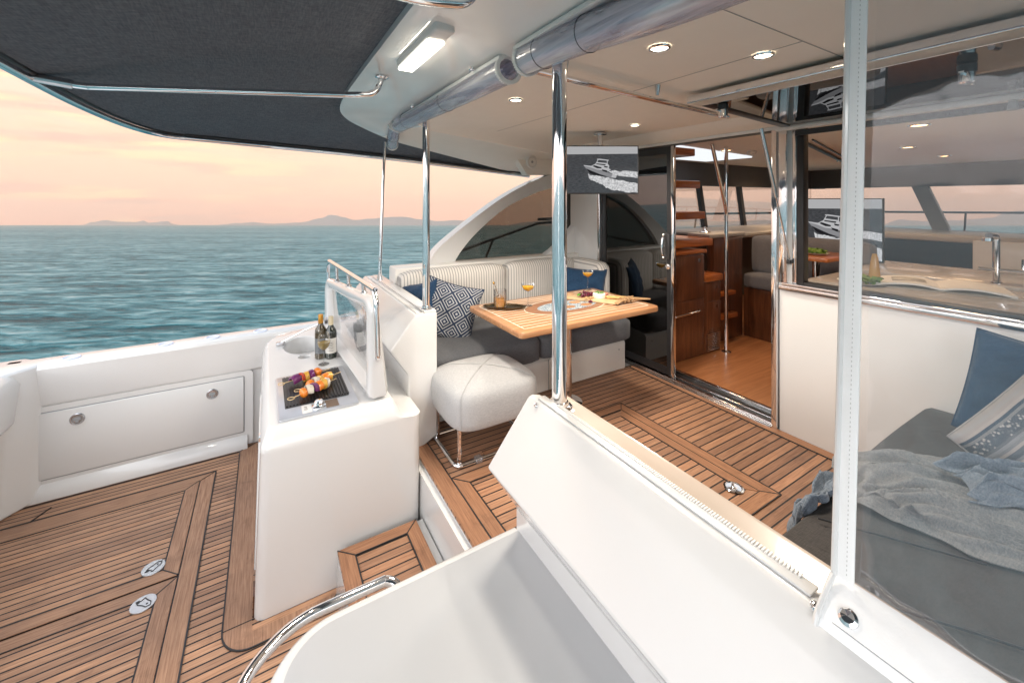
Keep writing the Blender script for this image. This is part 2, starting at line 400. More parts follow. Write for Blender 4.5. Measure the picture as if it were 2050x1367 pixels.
# ================================================================== SEA AND ISLANDS
def sea_mat():
    k = Mt('sea_water'); co = k.coord(scale=(.34, 1, 1))
    a = k.noise(co, .75, 3, .5, .4); b = k.noise(co, 3.2, 4, .6, .6); c = k.noise(co, 9, 3, .5)
    h = k.math('ADD', k.math('MULTIPLY', a, .5), k.math('ADD', k.math('MULTIPLY', b, .30), k.math('MULTIPLY', c, .05)))
    st = k.math('ADD', k.math('MULTIPLY', a, .45), k.math('MULTIPLY', b, .55))
    sw_ = k.noise(k.coord(scale=(.3, 1, 1)), .05, 3, .5)
    st = k.math('ADD', st, k.math('MULTIPLY', k.math('SUBTRACT', sw_, .5), .22))
    col = k.ramp(st, [(.35, srgb(6, 58, 66)), (.45, srgb(34, 94, 102)), (.54, srgb(96, 138, 142)), (.63, srgb(144, 164, 164))])
    return k.pbr(col, .34, nrm=k.bump(h, .9, .7), spec=.05, ior=1.33)
g = G(); Z = 3300
g.add([(-Z, -Z, 0), (Z, -Z, 0), (Z, Z, 0), (-Z, Z, 0)], [(0, 1, 2, 3)])
sea = struct('sea', g, sea_mat(), 'calm blue green sea with small ripples reaching the horizon'); sea.matrix_world = SEA
def island(label, x0, x1, prof, D, mat, name='island'):
    """a ridge with depth, standing on the sea at distance D; prof = (position, height) in picture-sized units"""
    k = D / 825; g = G(); rnd = random.Random(int(x0 + 2000)); n = 90; rows = []
    def hgt(t):
        for (a, ha), (b, hb) in zip(prof, prof[1:]):
            if a <= t <= b:
                q = (t - a) / (b - a); q = q * q * (3 - 2 * q); return ha + (hb - ha) * q
        return 0
    jit = [rnd.uniform(-1, 1) for _ in range(n + 1)]
    for dy, s_ in ((-60 * k, 0), (-30 * k, .55), (0, 1), (30 * k, .6), (60 * k, 0)):
        row = []
        for i in range(n + 1):
            px = x0 + (x1 - x0) * i / n; h = hgt(px) * s_
            h += (jit[i] * .5 + math.sin(i * .9) * .3) * s_ * min(1, h / 4 if h > 0 else 0)
            row.append(((px - 1025) * k * (1 + dy / D), D + dy, max(h, 0) * k - (.5 if s_ == 0 else 0)))
        rows.append(row)
    g.loft(rows, cap=False, closed=False)
    o = tag(mk(name, g, mat), label, 'island', 'islands on the horizon'); o.matrix_world = SEA; return o
ISL = plain('island_scrub', (.20, .22, .23), .95, var=.25, bs=1, spec=.1)
D = 2500
island('low island with three soft humps on the left of the horizon', 165, 362, [(165, 0), (185, 6), (212, 10), (240, 6.5), (275, 6), (286, 9), (300, 5), (335, 8), (350, 2), (362, 0)], D, ISL)
island('long ridge with a broad peak in the middle of the horizon', 425, 960, [(425, 0), (480, 4), (505, 5.5), (545, 3), (600, 5), (640, 13), (663, 21), (690, 15), (712, 10), (740, 13), (800, 17), (850, 11), (880, 8), (912, 10), (940, 8), (960, 0)], D * 1.05, ISL)
island('low headland far behind the smoked wing window and saloon', 1010, 1720, [(1010, 0), (1060, 7), (1140, 15), (1200, 10), (1300, 8), (1380, 12), (1450, 7), (1530, 10), (1640, 8), (1690, 11), (1720, 0)], D * 1.1, ISL)
island('rounded hill on the horizon at the right edge of the galley window', 1760, 2200, [(1760, 0), (1800, 11), (1850, 8), (1920, 10), (1975, 14), (2030, 28), (2090, 30), (2160, 14), (2200, 0)], D, ISL)

# ================================================================== LOWER DECK
g = G(); g.box(-1.45, .95, -1.6, 3.95, -.05, 0)
struct('lower_deck', g, TEAKX, 'lower cockpit sole of narrow teak planks with black seams')
def strips(name, polys, mat, parent, z0, z1, **k):
    g = G()
    for p in polys: g.prism(p, 'z', z0, z1)
    return mk(name, g, mat, parent, **k)
def line(a, b, w=.005):
    a = Vector(a); b = Vector(b); d = (b - a).normalized(); n = Vector((-d.y, d.x)) * w / 2; return [tuple(a + n), tuple(b + n), tuple(b - n), tuple(a - n)]
dk = thing('deck_margin', 'wide teak margin boards framing the two hatches on the lower deck', 'deck boards')
dk['kind'] = 'structure'; del dk['category']
arc = [(-.165 + .0, 2.26)] + [(-.045 - .12 * math.cos(R_(a)), 2.26 - .14 * math.sin(R_(a))) for a in range(10, 91, 10)]
mar = [(-.165, 3.82), (-.05, 3.90), (-.05, 2.2), (-.045, 2.2), (.31, 2.2), (.31, 2.12)] + arc[::-1]
strips('curved_margin', [mar], TEAKBY, dk, .001, .004)
pl = arc[::-1] + [(-.165, 3.82)]
strips('seam', [line((.31, 2.12), (-.045, 2.12), .006)] + [line(pl[i], pl[i + 1], .006) for i in range(len(pl) - 1)] + [line((-.165, 3.82), (-.05, 3.90)), line((-.165, 2.26), (-.04, 2.26), .003), line((.25, 2.12), (.31, 2.2), .005)], BLACK, dk, .001, .006)
strips('hatch_surround', [[(-.3805, 1.0), (-.3805, 3.565), (-.30, 3.63), (-.30, 1.0)]], TEAKBY, dk, .001, .004)
strips('hatch_surround', [[(-1.45, 3.565), (-1.45, 3.63), (-.302, 3.63), (-.380, 3.567)]], TEAKBX, dk, .001, .004)
strips('seam', [line((-.378, 3.565), (-.30, 3.63)), line((-.30, 1.0), (-.30, 3.63), .007), line((-1.45, 3.63), (-.30, 3.63)), line((-1.22, 3.63), (-1.16, 3.74))], BLACK, dk, .001, .0065)
strips('port_margin', [[(-1.45, 3.82), (-1.45, 3.90), (-.05, 3.90), (-.17, 3.82)]], TEAKBX, dk, .001, .004)
strips('seam', [line((-1.45, 3.82), (-.168, 3.82), .004)], BLACK, dk, .001, .006)
strips('hatch_gap', [[(-.3862, 1.0), (-.3862, 3.56), (-.3785, 3.56), (-.3785, 1.0)]], BLACK, dk, .0005, .0035)
strips('drain_gap', [line((-1.45, 3.560), (-.386, 3.560), .004)], STEEL, dk, .001, .0068)

def hatch(y0, y1, label, ply, latch):
    t = thing('deck_hatch', label, 'deck hatch', (-.9, (y0 + y1) / 2, 0), 'teak deck hatches')
    x0, x1, b = -1.44, -.3865, .0705
    g = G(); g.box(x0, x1, y0, y1, .001, .008); wpart(t, 'plank_panel', g, TEAKX)
    g = G(); g.prism([(x1, y0), (x1, y1), (x1 - b, y1 - b if latch[1] < (y0 + y1) / 2 or 1 else y1), (x1 - b, y0 + b)], 'z', .008, .011); wpart(t, 'end_board', g, TEAKBY)
    for (ya, yb) in ((y0, y0 + b), (y1, y1 - b)):
        g = G(); g.prism([(x0, ya), (x1 - .002, ya), (x1 - b, yb), (x0, yb)], 'z', .008, .011); wpart(t, 'side_board', g, TEAKBX)
    g = G()
    for l in (line((x1 - b, y0 + b), (x1 - b, y1 - b), .006), line((x0, y0 + b), (x1 - b, y0 + b), .004), line((x0, y1 - b), (x1 - b, y1 - b), .004), line((x1, y0), (x1 - b, y0 + b), .005), line((x1, y1), (x1 - b, y1 - b), .005)): g.prism(l, 'z', .008, .0125)
    wpart(t, 'caulking', g, BLACK)
    # flush lift latch: oval steel plate with a key shaped lever
    g = G(); lx, ly = latch; g.lathe([(.0001, .0), (.046, .0), (.050, .003), (.049, .006), (.0001, .007)], (lx, ly, .011), 32)
    p = wpart(t, 'latch', g, PLATE)
    g = G()
    oval = [(lx + .014 + .012 * math.cos(R_(a)), ly + ply * (.012) + .020 * math.sin(R_(a))) for a in range(0, 360, 20)]
    key = [(-.030, -.020), (-.010, -.016), (.002, -.030), (.014, -.012), (.030, .006), (.032, .026), (.014, .030), (-.002, .014), (-.020, .002)]
    key = [(lx + a, ly + ply * c) for a, c in key]
    for P in (key,):
        for i in range(len(P)): g.prism(line(P[i], P[(i + 1) % len(P)], .0035), 'z', .018, .0195)
    g.lathe([(.0001, 0), (.004, 0), (.004, .001), (.0001, .001)], (lx + .016, ly + ply * .012, .0185), 12)
    g.prism([(lx - .030, ly - ply * .020), (lx - .018, ly - ply * .024), (lx - .014, ly - ply * .010), (lx - .024, ly - ply * .006)], 'z', .0182, .020)
    sub(p, 'lever', g, BLACK)
    return t
PLATE = plain('pale_polished_plate', (.62, .64, .66), .25, .6)
hatch(2.722, 3.555, 'teak deck hatch nearest the port side locker, with a round steel latch', 1, (-.503, 2.832))
hatch(1.2, 2.706, 'teak deck hatch at the bottom left corner, with its latch beside the seam', -1, (-.50, 2.605))

# ================================================================== STEP AND UPPER DECK
t = thing('boarding_step', 'small teak topped step between the grill cabinet and the upper deck', 'step', (.5, 1.8, 0)); t['kind'] = 'structure'; del t['category']
g = G(); g.prism([(.30, 0), (.312, .205), (.316, .208), (.74, .208), (.74, 0)], 'y', 1.235, 2.185); wpart(t, 'riser', g, WHITE, bevel=.006)
g = G(); g.box(.306, .700, 1.235, 2.175, .209, .224); tr = wpart(t, 'tread', g, TEAKU, bevel=.003)
g = G(); g.prism([(.307, 1.24), (.307, 2.173), (.377, 2.105), (.377, 1.24)], 'z', .2245, .2275); g.prism([(.699, 1.24), (.699, 2.173), (.632, 2.105), (.632, 1.24)], 'z', .2245, .2275); sub(tr, 'side_board', g, TEAKUY)
g = G(); g.prism([(.309, 2.1745), (.697, 2.1745), (.630, 2.107), (.379, 2.107)], 'z', .2245, .2275); sub(tr, 'back_board', g, TEAKUX)
g = G()
for l in (line((.378, 1.24), (.378, 2.106), .006), line((.631, 1.24), (.631, 2.106), .006), line((.378, 2.106), (.631, 2.106)), line((.306, 2.175), (.378, 2.106)), line((.700, 2.175), (.631, 2.106))): g.prism(l, 'z', .2245, .2295)
sub(tr, 'caulking', g, BLACK)

g = G(); g.prism([(.745, 0), (.745, .425), (.775, .43), (.775, .445), (2.90, .445), (2.90, 0)], 'y', -1.6, 3.9)
struct('upper_deck_base', g, WHITE, 'white moulded riser carrying the upper cockpit deck')
g = G(); g.box(.77, 2.86, -1.5, 2.64, .4455, .4600)
ud = thing('upper_deck', None, None, (0, 0, 0)); ud['kind'] = 'structure'; ud['label'] = 'upper cockpit deck of warm teak planks with dark seams'
mk('planking', g, TEAKU, ud, bevel=.003)
def boards(lst, mat, z0=.4605, z1=.4635, name='margin_board'): return strips(name, lst, mat, ud, z0, z1)
boards([[(.771, -1.4), (.771, 2.63), (.85, 2.63), (.85, -1.4)]], TEAKUY, z1=.4632)
boards([[(.856, -1.4), (.856, 2.05), (.925, 1.975), (.925, -1.4)]], TEAKUY)
boards([[(.858, 2.052), (1.6, 2.052), (1.6, 1.978), (.928, 1.978)]], TEAKUX)
boards([[(2.785, -1.4), (2.785, 2.60), (2.855, 2.63), (2.855, -1.4)]], TEAKUY)
# inlaid hatch in the upper deck
hx0, hx1, hy0, hy1, b = 1.10, 2.235, 1.085, 2.175, .068
up = thing('deck_hatch', 'long teak hatch in the upper deck before the doorway, with a round chrome latch', 'deck hatch', (1.7, 1.6, .46), 'teak deck hatches')
g = G(); g.box(hx0, hx1, hy0, hy1, .4605, .4620); wpart(up, 'plank_panel', g, TEAKU)
for x in (hx1,):
    g = G(); g.prism([(hx1, hy0), (hx1, hy1), (hx1 - b, hy1 - b), (hx1 - b, hy0 + b)], 'z', .4622, .4650); wpart(up, 'end_board', g, TEAKUY)
    g = G(); g.prism([(hx1 - b - .004, hy0 + b), (hx1 - b - .004, hy1 - b), (hx1 - 2 * b, hy1 - 2 * b), (hx1 - 2 * b, hy0 + 2 * b)], 'z', .4622, .4648); wpart(up, 'end_board', g, TEAKUY)
for ya, yb in ((hy0, hy0 + b), (hy1, hy1 - b)):
    g = G(); g.prism([(hx0, ya), (hx1 - .002, ya), (hx1 - b, yb), (hx0, yb)], 'z', .4622, .4650); wpart(up, 'side_board', g, TEAKUX)
g = G()
for l in (line((hx1, hy0), (hx1, hy1), .007), line((hx0, hy0), (hx1, hy0)), line((hx0, hy1), (hx1, hy1)), line((hx1, hy0), (hx1 - b, hy0 + b)), line((hx1, hy1), (hx1 - b, hy1 - b)), line((hx1 - b - .002, hy0 + b), (hx1 - b - .002, hy1 - b), .003), line((hx1 - 2 * b, hy0 + 2 * b), (hx1 - 2 * b, hy1 - 2 * b), .006), line((hx0, hy1 - b), (hx1 - b, hy1 - b), .004), line((hx0, hy0 + b), (hx1 - b, hy0 + b), .004)): g.prism(l, 'z', .4622, .4662)
wpart(up, 'caulking', g, BLACK)
g = G(); g.lathe([(.0001, 0), (.044, 0), (.048, .004), (.040, .007), (.036, .003), (.0001, .002)], (2.075, 1.235, .465), 28); lp = wpart(up, 'latch', g, CHROME)
g = G(); g.tube([(2.05, 1.215, .470), (2.07, 1.235, .476), (2.10, 1.255, .470)], .006, 8); g.ball((2.06, 1.228, .472), .012, 10); sub(lp, 'lever', g, STEEL)
g = G()
for l in (line((.853, -1.4), (.853, 2.63), .006), line((.927, -1.4), (.927, 1.976), .006), line((.856, 2.054), (1.1, 2.054)), line((.927, 1.976), (1.1, 1.976)), line((.855, 2.053), (.927, 1.976)), line((2.782, -1.4), (2.782, 2.60), .006), line((2.782, 2.60), (2.856, 2.633)), line((.853, 2.62), (2.856, 2.62), .004)): g.prism(l, 'z', .4605, .4655)
mk('caulking', g, BLACK, ud)

# ================================================================== PORT COAMING AND TRANSOM
cp = thing('port_coaming', 'white moulded side wall along the lower cockpit with a locker panel', 'side wall', (-.6, 3.95, 0)); 
g = G(); g.prism([(3.90, 0), (3.90, .59), (3.872, .605), (3.852, .85), (3.862, .872), (3.88, .88), (4.02, .88), (4.06, .86), (4.08, .78), (4.08, -.7), (3.98, -.7), (3.98, 0)], 'x', -1.45, .80)
c1 = G(); c1.box(-1.30, -.115, 3.80, 3.94, .035, .585)
wpart(cp, 'wall', g, WHITE, bevel=.012, seg=3, cutters=())
g = G(); o = rrect(-1.335, -.08, .02, .60, .03); i_ = rrect(-1.285, -.135, .12, .565, .012)
vs = [(x, 3.872, z) for x, z in o] + [(x, 3.872, z) for x, z in i_] + [(x, 3.90, z) for x, z in o] + [(x, 3.90, z) for x, z in i_]; n = len(o)
fs = []
for j in range(n):
    k2 = (j + 1) % n; fs += [(j, k2, n + k2, n + j), (j, k2, 2 * n + k2, 2 * n + j), (n + j, n + k2, 3 * n + k2, 3 * n + j)]
g.add(vs, fs); wpart(cp, 'locker_surround', g, WHITE)
g = G(); g.box(-1.279, -.142, 3.862, 3.895, .128, .558); lk = wpart(cp, 'locker_door', g, WHITE, bevel=.006)
g = G(); g.box(-1.287, -.134, 3.8735, 3.885, .118, .566); wpart(cp, 'door_gap', g, GREYP)
for x, z in ((-1.076, .485), (-.342, .473)):
    Mx = Matrix.Translation((x, 3.861, z)) @ Matrix.Rotation(R_(90), 4, 'X')
    g = G(); g.lathe([(.0001, .003), (.026, .003), (.028, .006), (.034, .007), (.038, .003), (.039, 0)], n=28, M=Mx); l2 = sub(lk, 'latch', g, STEEL)
    g.v = []
for x, z in ((-1.076, .485), (-.342, .473)):
    g = G(); g.box(x - .018, x + .018, 3.852, 3.857, z - .008, z + .010); g.box(x - .008, x + .008, 3.851, 3.857, z - .022, z - .006); wpart(cp, 'latch_lever', g, GREYP, bevel=.002)
g = G(); g.prism([(3.872, .0), (3.83, .0), (3.845, .06), (3.872, .10)], 'x', -1.30, -.115); wpart(cp, 'foot_cove', g, WHITE, bevel=.004)
for i, (x, y) in enumerate([(-1.125, 3.93), (-.633, 3.94), (-.347, 3.94), (-.03, 3.94)]):
    g = G(); g.lathe([(.050, 0), (.050, .004), (.042, .007), (.034, .004), (.026, -.002), (.0001, -.003)], (x, y, .88), 28)
    wpart(cp, 'recessed_cup', g, CHROME if i == 99 else PLATEB) if i else wpart(cp, 'recessed_cup', g, (PLATEB := plain('bluish_plastic', (.62, .68, .82), .3)))
tr = thing('transom', 'white moulded transom corner at the left edge of the lower cockpit', 'transom', (-1.45, 3.2, 0))
g = G(); g.prism([(-1.38, 0), (-1.40, .50), (-1.33, .56), (-1.31, .80), (-1.335, .86), (-1.38, .88), (-1.62, .88), (-1.66, .84), (-1.66, -.6), (-1.45, -.6)], 'y', 1.0, 4.079)
wpart(tr, 'wall', g, WHITE, bevel=.02, seg=3)
g = G(); g.prism([(-1.50, 4.0), (-1.50, 3.70), (-1.37, 3.72), (-1.27, 3.84), (-1.21, 3.93), (-1.2, 4.0)], 'z', .0, .883); wpart(tr, 'corner_post', g, WHITE, bevel=.03, seg=3)

# ================================================================== GRILL CABINET
gc = thing('grill_cabinet', 'white moulded cabinet on the lower deck with sink and raised lid', 'cabinet', (.35, 3.0, 0))
def cabring(x0, x1, y0, y1, z, r=.05, rf=.28):
    o = []
    for cx, cy, a, rr in ((x1 - r, y1 - r, 0, r), (x0 + rf, y1 - rf, 90, rf), (x0 + r, y0 + r, 180, r), (x1 - r, y0 + r, 270, r)):
        for k in range(9):
            t_ = R_(a + 90 * k / 8); o.append((cx + rr * math.cos(t_), cy + rr * math.sin(t_), z))
    return o
g = G(); g.loft([cabring(-.045, .742, 2.235, 3.86, 0), cabring(-.042, .742, 2.222, 3.86, .05), cabring(-.018, .742, 2.195, 3.86, .775), cabring(-.018, .66, 2.195, 3.86, .785, .04), cabring(-.016, .625, 2.197, 3.86, .808, .04), cabring(.010, .60, 2.232, 3.835, .870, .04), cabring(.022, .59, 2.246, 3.82, .880, .035)])
cs = G(); e = [(.24 + .125 * math.cos(R_(a)), 3.40 + .20 * math.sin(R_(a))) for a in range(0, 360, 12)]; cs.prism(e, 'z', .76, .95)
cc = G(); cc.cyl((.235, 3.14), .042, .83, .95)
wpart(gc, 'body', g, WHITE, cutters=(cs, cc), ang=28)
g = G(); g.loft([[(.24 + .126 * s_ * math.cos(R_(a)), 3.40 + .201 * s_ * math.sin(R_(a)), z) for a in range(0, 360, 12)] for s_, z in ((1.0, .878), (1.045, .883), (1.06, .881))], cap=False); wpart(gc, 'sink_rim', g, WHITE)
g = G(); g.box(.06, .728, 2.206, 2.2215, .835, .865)
g = G(); g.box(-.047, -.038, 2.27, 2.36, .0, .10); wpart(gc, 'toe_kick', g, WALNUT)
g = G(); g.box(-.027, -.012, 2.42, 2.46, .735, .765); wpart(gc, 'latch', g, CHROME, bevel=.004)
g = G(); g.prism([(-.046, .12), (-.027, .70), (-.018, .70), (-.036, .12)], 'y', 2.40, 3.1); wpart(gc, 'cabinet_door', g, WHITE, bevel=.008)
# raised lid with clear window
lid = thing('cabinet_lid', 'white raised lid with clear window and chrome rail over the grill', 'lid', (.5, 2.9, .88))
def sh(y): return -.075 * (y - 2.25) / 1.25
def lidz(y, z): return z - .085 * (y - 2.25) / 1.25 * max(0, (z - .95) / .47)
def rr2(y0, y1, z0, z1, rt, rb, n=6):
    o = []
    for cx, cy, a, r in ((y1 - rt, z1 - rt, 0, rt), (y0 + rt, z1 - rt, 90, rt), (y0 + rb, z0 + rb, 180, rb), (y1 - rb, z0 + rb, 270, rb)):
        for k in range(n + 1):
            q = R_(a + 90 * k / n); o.append((cx + r * math.cos(q), cy + r * math.sin(q)))
    return o
O = rr2(2.25, 3.5, .89, 1.43, .09, .02); I = rr2(2.36, 3.40, .93, 1.345, .06, .03); n = len(O)
def P(y, z, x): return (x + sh(y) - (max(0, x - .50) * .8) * max(0, z - .93) / .5, y, lidz(y, z))
def ins(L, d): 
    cy = sum(a for a, b in L) / len(L); cz = sum(b for a, b in L) / len(L)
    return [(a + (d if a < cy else -d), b + (d if b < cz else -d)) for a, b in L]
rings = [[P(a, b, .52) for a, b in I], [P(a, b, .483) for a, b in ins(I, -.012)], [P(a, b, .470) for a, b in ins(O, .03)], [P(a, b, .478) for a, b in ins(O, .008)], [P(a, b, .495) for a, b in O], [P(a, b, .560) for a, b in O], [P(a, b, .575) for a, b in ins(O, .02)], [P(a, b, .575) for a, b in ins(I, -.01)], [P(a, b, .52) for a, b in I]]
g = G(); g.loft(rings, cap=False); wpart(lid, 'moulding', g, WHITE, ang=50)
g = G(); g.grid(lambda u, v: P(2.36 + 1.04 * u, .93 + .415 * v, .53), 8, 4); wpart(lid, 'window', g, VINYL)
rp = catm(fillet([(.515, 2.25, 1.10), (.51, 2.215, 1.13), (.500, 2.225, 1.475), (.50 + sh(3.4), 3.44, 1.475), (.50 + sh(3.5), 3.51, 1.42), (.50 + sh(3.5), 3.50, 1.30)], .09), 2)
g = G(); g.tube(rp, .014, 14); wpart(lid, 'grab_rail', g, CHROME)
for y in (2.48, 2.85, 3.2):
    g = G(); z1 = 1.475; g.tube([(.505 + sh(y), y, lidz(y, 1.42)), (.50 + sh(y), y, z1)], .011, 12); g.lathe([(.018, 0), (.018, .012), (.012, .02)], (.505 + sh(y), y, lidz(y, 1.42)), 14); wpart(lid, 'rail_stanchion', g, STEEL)
g = G(); g.tube([(.10, 3.47, .90), (.25, 3.42, .98), (.40, 3.33, 1.055)], .006, 8); wpart(lid, 'stay_arm', g, STEEL)
g = G(); g.box(.07, .13, 3.45, 3.49, .88, .905); wpart(lid, 'stay_bracket', g, STEEL, bevel=.004)
g = G(); g.box(.375, .42, 3.30, 3.345, 1.035, 1.075); wpart(lid, 'stay_bracket', g, STEEL, bevel=.004)
# grill plate
gp = thing('electric_grill', 'built in electric grill with ribbed black plate on the white cabinet', 'grill', (.245, 2.53, .88))
g = G(); g.prism(rrect(.055, .425, 2.262, 2.815, .015), 'z', .8805, .893); wpart(gp, 'frame', g, plain('satin_aluminium', (.60, .62, .66), .28, .7), bevel=.003)
g = G(); g.box(.088, .392, 2.375, 2.785, .8935, .8955)
for k in range(20):
    x = .094 + k * .0154; g.box(x, x + .0075, 2.385, 2.777, .8955, .9015)
wpart(gp, 'hotplate', g, plain('cast_iron_plate', (.02, .02, .022), .35))
g = G(); g.lathe([(.034, 0), (.034, .006), (.026, .010), (.024, .012), (.022, .026), (.018, .030), (.0001, .031)], (.238, 2.320, .893), 28); wpart(gp, 'knob', g, CHROME)
g = G(); g.box(.16, .205, 2.275, 2.365, .8935, .8945); wpart(gp, 'label_plate', g, WPLAST)
g = G(); g.box(.27, .33, 2.280, 2.365, .8935, .8945); wpart(gp, 'indicator_panel', g, plain('brown_panel', (.16, .10, .06), .3))
g = G()
for yy in (2.34, 2.325, 2.31): g.box(.17, .185, yy, yy + .004, .8947, .8951)
wpart(gp, 'label_print', g, BLACK)
# skewers
def veg(name, col, rough, coat):
    k = Mt(name); co = k.coord(); v = k.noise(co, 40, 3)
    c = k.mix(v, tuple(x * .7 for x in col), tuple(min(1, x * 1.25) for x in col))
    c = k.mix(k.ramp(k.noise(co, 75, 4, .7), [(.30, (1, 1, 1)), (.40, (0, 0, 0))]), c, (.03, .016, .010))
    return k.pbr(c, rough, coat=coat, nrm=k.bump(v, .004, .5))
VEG = {'orange': veg('orange_pepper', (.80, .22, .02), .25, .5), 'yellow': veg('sweetcorn', (.80, .44, .07), .35, .3), 'red': veg('red_pepper', (.70, .07, .02), .25, .5), 'purple': veg('red_onion', (.17, .03, .14), .3, .4), 'white': veg('white_onion', (.70, .62, .50), .35, .3)}
BAMBOO = plain('bamboo', (.62, .45, .24), .6)
def skewer(label, x, y, ang, items, ln=.27):
    t = thing('vegetable_skewer', label, 'skewer', (x, y, .928), 'vegetable skewers on the grill', R_(ang)); t.scale = (.95, 1.2, 1.2)
    g = G(); g.tube([(-ln / 2, 0, 0), (ln / 2, 0, 0)], .0022, 8); g.tube([(-ln / 2 - .016 + .016 * math.cos(a), .014 * math.sin(a), 0) for a in [i * math.pi / 8 for i in range(16)]], .0018, 6, closed=True); mk('stick', g, BAMBOO, t)
    px = -ln * .36
    for i, (kind, w, shp) in enumerate(items):
        g = G(); rnd = random.Random(i * 7 + int(ang))
        Mx = Matrix.Translation((px + w / 2, 0, rnd.uniform(-.002, .004))) @ Matrix.Rotation(rnd.uniform(-.5, .5), 4, 'Z') @ Matrix.Rotation(rnd.uniform(-.4, .4), 4, 'Y')
        if shp == 'disc': g.tube([(-w / 2, 0, 0), (-w / 2 + .003, 0, 0), (w / 2 - .003, 0, 0), (w / 2, 0, 0)], [.019, .023, .023, .019], 22, M=Mx)
        elif shp == 'pep':
            g.ball((0, 0, 0), .024, 12, (w / .048, 1, .9), M=Mx); g.tube([(w / 2 - .004, 0, .0), (w / 2 + .008, .003, .004)], [.004, .002], 8, M=Mx)
        else:
            g.slab(lambda u, v: (w * (u - .5), .023 * math.cos(math.pi * (v * 1.2 - .1)), .022 * math.sin(math.pi * (v * 1.2 - .1)) * (1 - .3 * abs(u - .5))), 6, 10, .006, M=Mx)
        mk({'yellow': 'corn_slice', 'white': 'onion_wedge', 'purple': 'onion_wedge'}.get(kind, 'pepper_piece'), g, VEG[kind], t, ang=50)
        px += w * .92
skewer('upper vegetable skewer starting with purple onion and red pepper', .215, 2.665, 18, [('purple', .045, 'cup'), ('red', .03, 'cup'), ('yellow', .035, 'disc'), ('purple', .03, 'cup'), ('orange', .05, 'pep')])
skewer('middle skewer with a thick corn slice and a long orange chilli pepper', .275, 2.56, 30, [('orange', .05, 'pep'), ('white', .03, 'cup'), ('yellow', .032, 'disc'), ('orange', .035, 'cup'), ('yellow', .028, 'disc')])
skewer('vegetable skewer nearest the chrome knob, with orange pepper and onion', .24, 2.475, 30, [('orange', .04, 'pep'), ('white', .032, 'cup'), ('purple', .035, 'cup'), ('orange', .03, 'cup'), ('yellow', .032, 'disc'), ('white', .02, 'disc')])
# bottles and wine glass
BG = plain('dark_green_bottle_glass', (.010, .014, .008), .08, coat=1); AMB = plain('amber_bottle_glass', (.05, .032, .006), .08, coat=1)
LABW = plain('paper_label', (.62, .60, .56), .7)
def bottle(label, x, y, glass, cap, lab, h=.295):
    t = thing('wine_bottle', label, 'bottle', (x, y, .88), 'wine bottles beside the sink')
    g = G(); g.lathe([(.0001, .002), (.032, 0), (.037, .006), (.037, h * .60), (.033, h * .68), (.018, h * .76), (.0145, h * .80), (.0145, h * .90)], n=28); b_ = mk('body', g, glass, t)
    g = G(); g.lathe([(.0158, h * .80), (.0158, h * .985), (.014, h), (.0001, h)], n=20); mk('capsule', g, cap, t)
    g = G(); a0 = math.atan2(-y, -x); g.grid(lambda u, v: (.0378 * math.cos(a0 + (u - .5) * 2.2), .0378 * math.sin(a0 + (u - .5) * 2.2), .04 + .10 * v), 12, 1); pl_ = mk('paper_label', g, lab, t)
    g = G()
    for r_ in range(6):
        zz = .055 + r_ * .011; w_ = .5 if r_ % 2 else .8
        g.grid(lambda u, v: (.0383 * math.cos(a0 + (u - .5) * w_), .0383 * math.sin(a0 + (u - .5) * w_), zz + .0022 * v), 6, 1)
    mk('label_lines', g, BLACK, pl_)
bottle('wine bottle with amber capsule standing behind the wine glass', .325, 3.06, AMB, plain('gold_foil', (.55, .26, .04), .3, .6), plain('grey_label', (.16, .17, .18), .7))
bottle('dark bottle with pale cork top nearest the raised lid', .385, 3.03, BG, plain('cork_top', (.55, .47, .32), .6), LABW, .28)
def coupe(t, prof, liq, lm, n=28):
    g = G(); g.lathe(prof, n=n); mk('glass', g, GLASS, t)
    g = G(); g.lathe(liq, n=n); mk('drink', g, lm, t)
WINE = plain('white_wine', (.42, .30, .10), .1, coat=.5); JUICE = plain('mango_juice', (1.0, .52, .02), .15, coat=.5)
t = thing('wine_glass', 'stemmed wine glass half full of white wine in front of the bottles', 'wine glass', (.33, 2.93, .88))
coupe(t, [(.0001, .0), (.034, .001), (.033, .003), (.006, .006), (.0035, .012), (.0035, .085), (.012, .095), (.032, .115), (.040, .145), (.036, .185), (.031, .205)], [(.0001, .098), (.012, .0975), (.030, .117), (.038, .143), (.0001, .144)], WINE)

# ================================================================== WALK-THROUGH WALLS (port console, starboard coaming)
prof = [(.775, 1.268), (.625, 1.075), (.735, .915), (.735, .30), (.80, .44), (.915, .50), (.915, 1.262)]
pc = thing('port_console', 'white moulded console wall behind the grill lid, carrying a chrome post', 'console', (.82, 3.1, .45))
g = G(); g.prism([(.775, 1.258), (.625, 1.065), (.735, .905), (.735, .36), (.80, .44), (.915, .50), (.915, 1.255)], 'y', 2.42, 3.9); wpart(pc, 'wall', g, WHITE, bevel=.012, seg=3)
g = G(); g.box(.835, .913, 2.43, 3.85, 1.2555, 1.268); wpart(pc, 'cap_strip', g, WHITE, bevel=.004)
g = G(); g.box(.790, .812, 2.44, 3.85, 1.2585, 1.262); wpart(pc, 'track', g, WPLAST)
sc = thing('starboard_coaming', 'white sloping coaming in the foreground with a toothed fabric track on top', 'coaming', (.8, .0, .45))
g = G(); g.prism([(.785, 1.268), (.625, 1.075), (.735, .905), (.735, .20), (.80, .44), (.935, .46), (.935, 1.236), (.925, 1.2475), (.915, 1.2475), (.862, 1.228), (.842, 1.228), (.834, 1.264), (.80, 1.272)], 'y', -1.5, 1.20); wpart(sc, 'wall', g, WHITE, bevel=.007, seg=3)
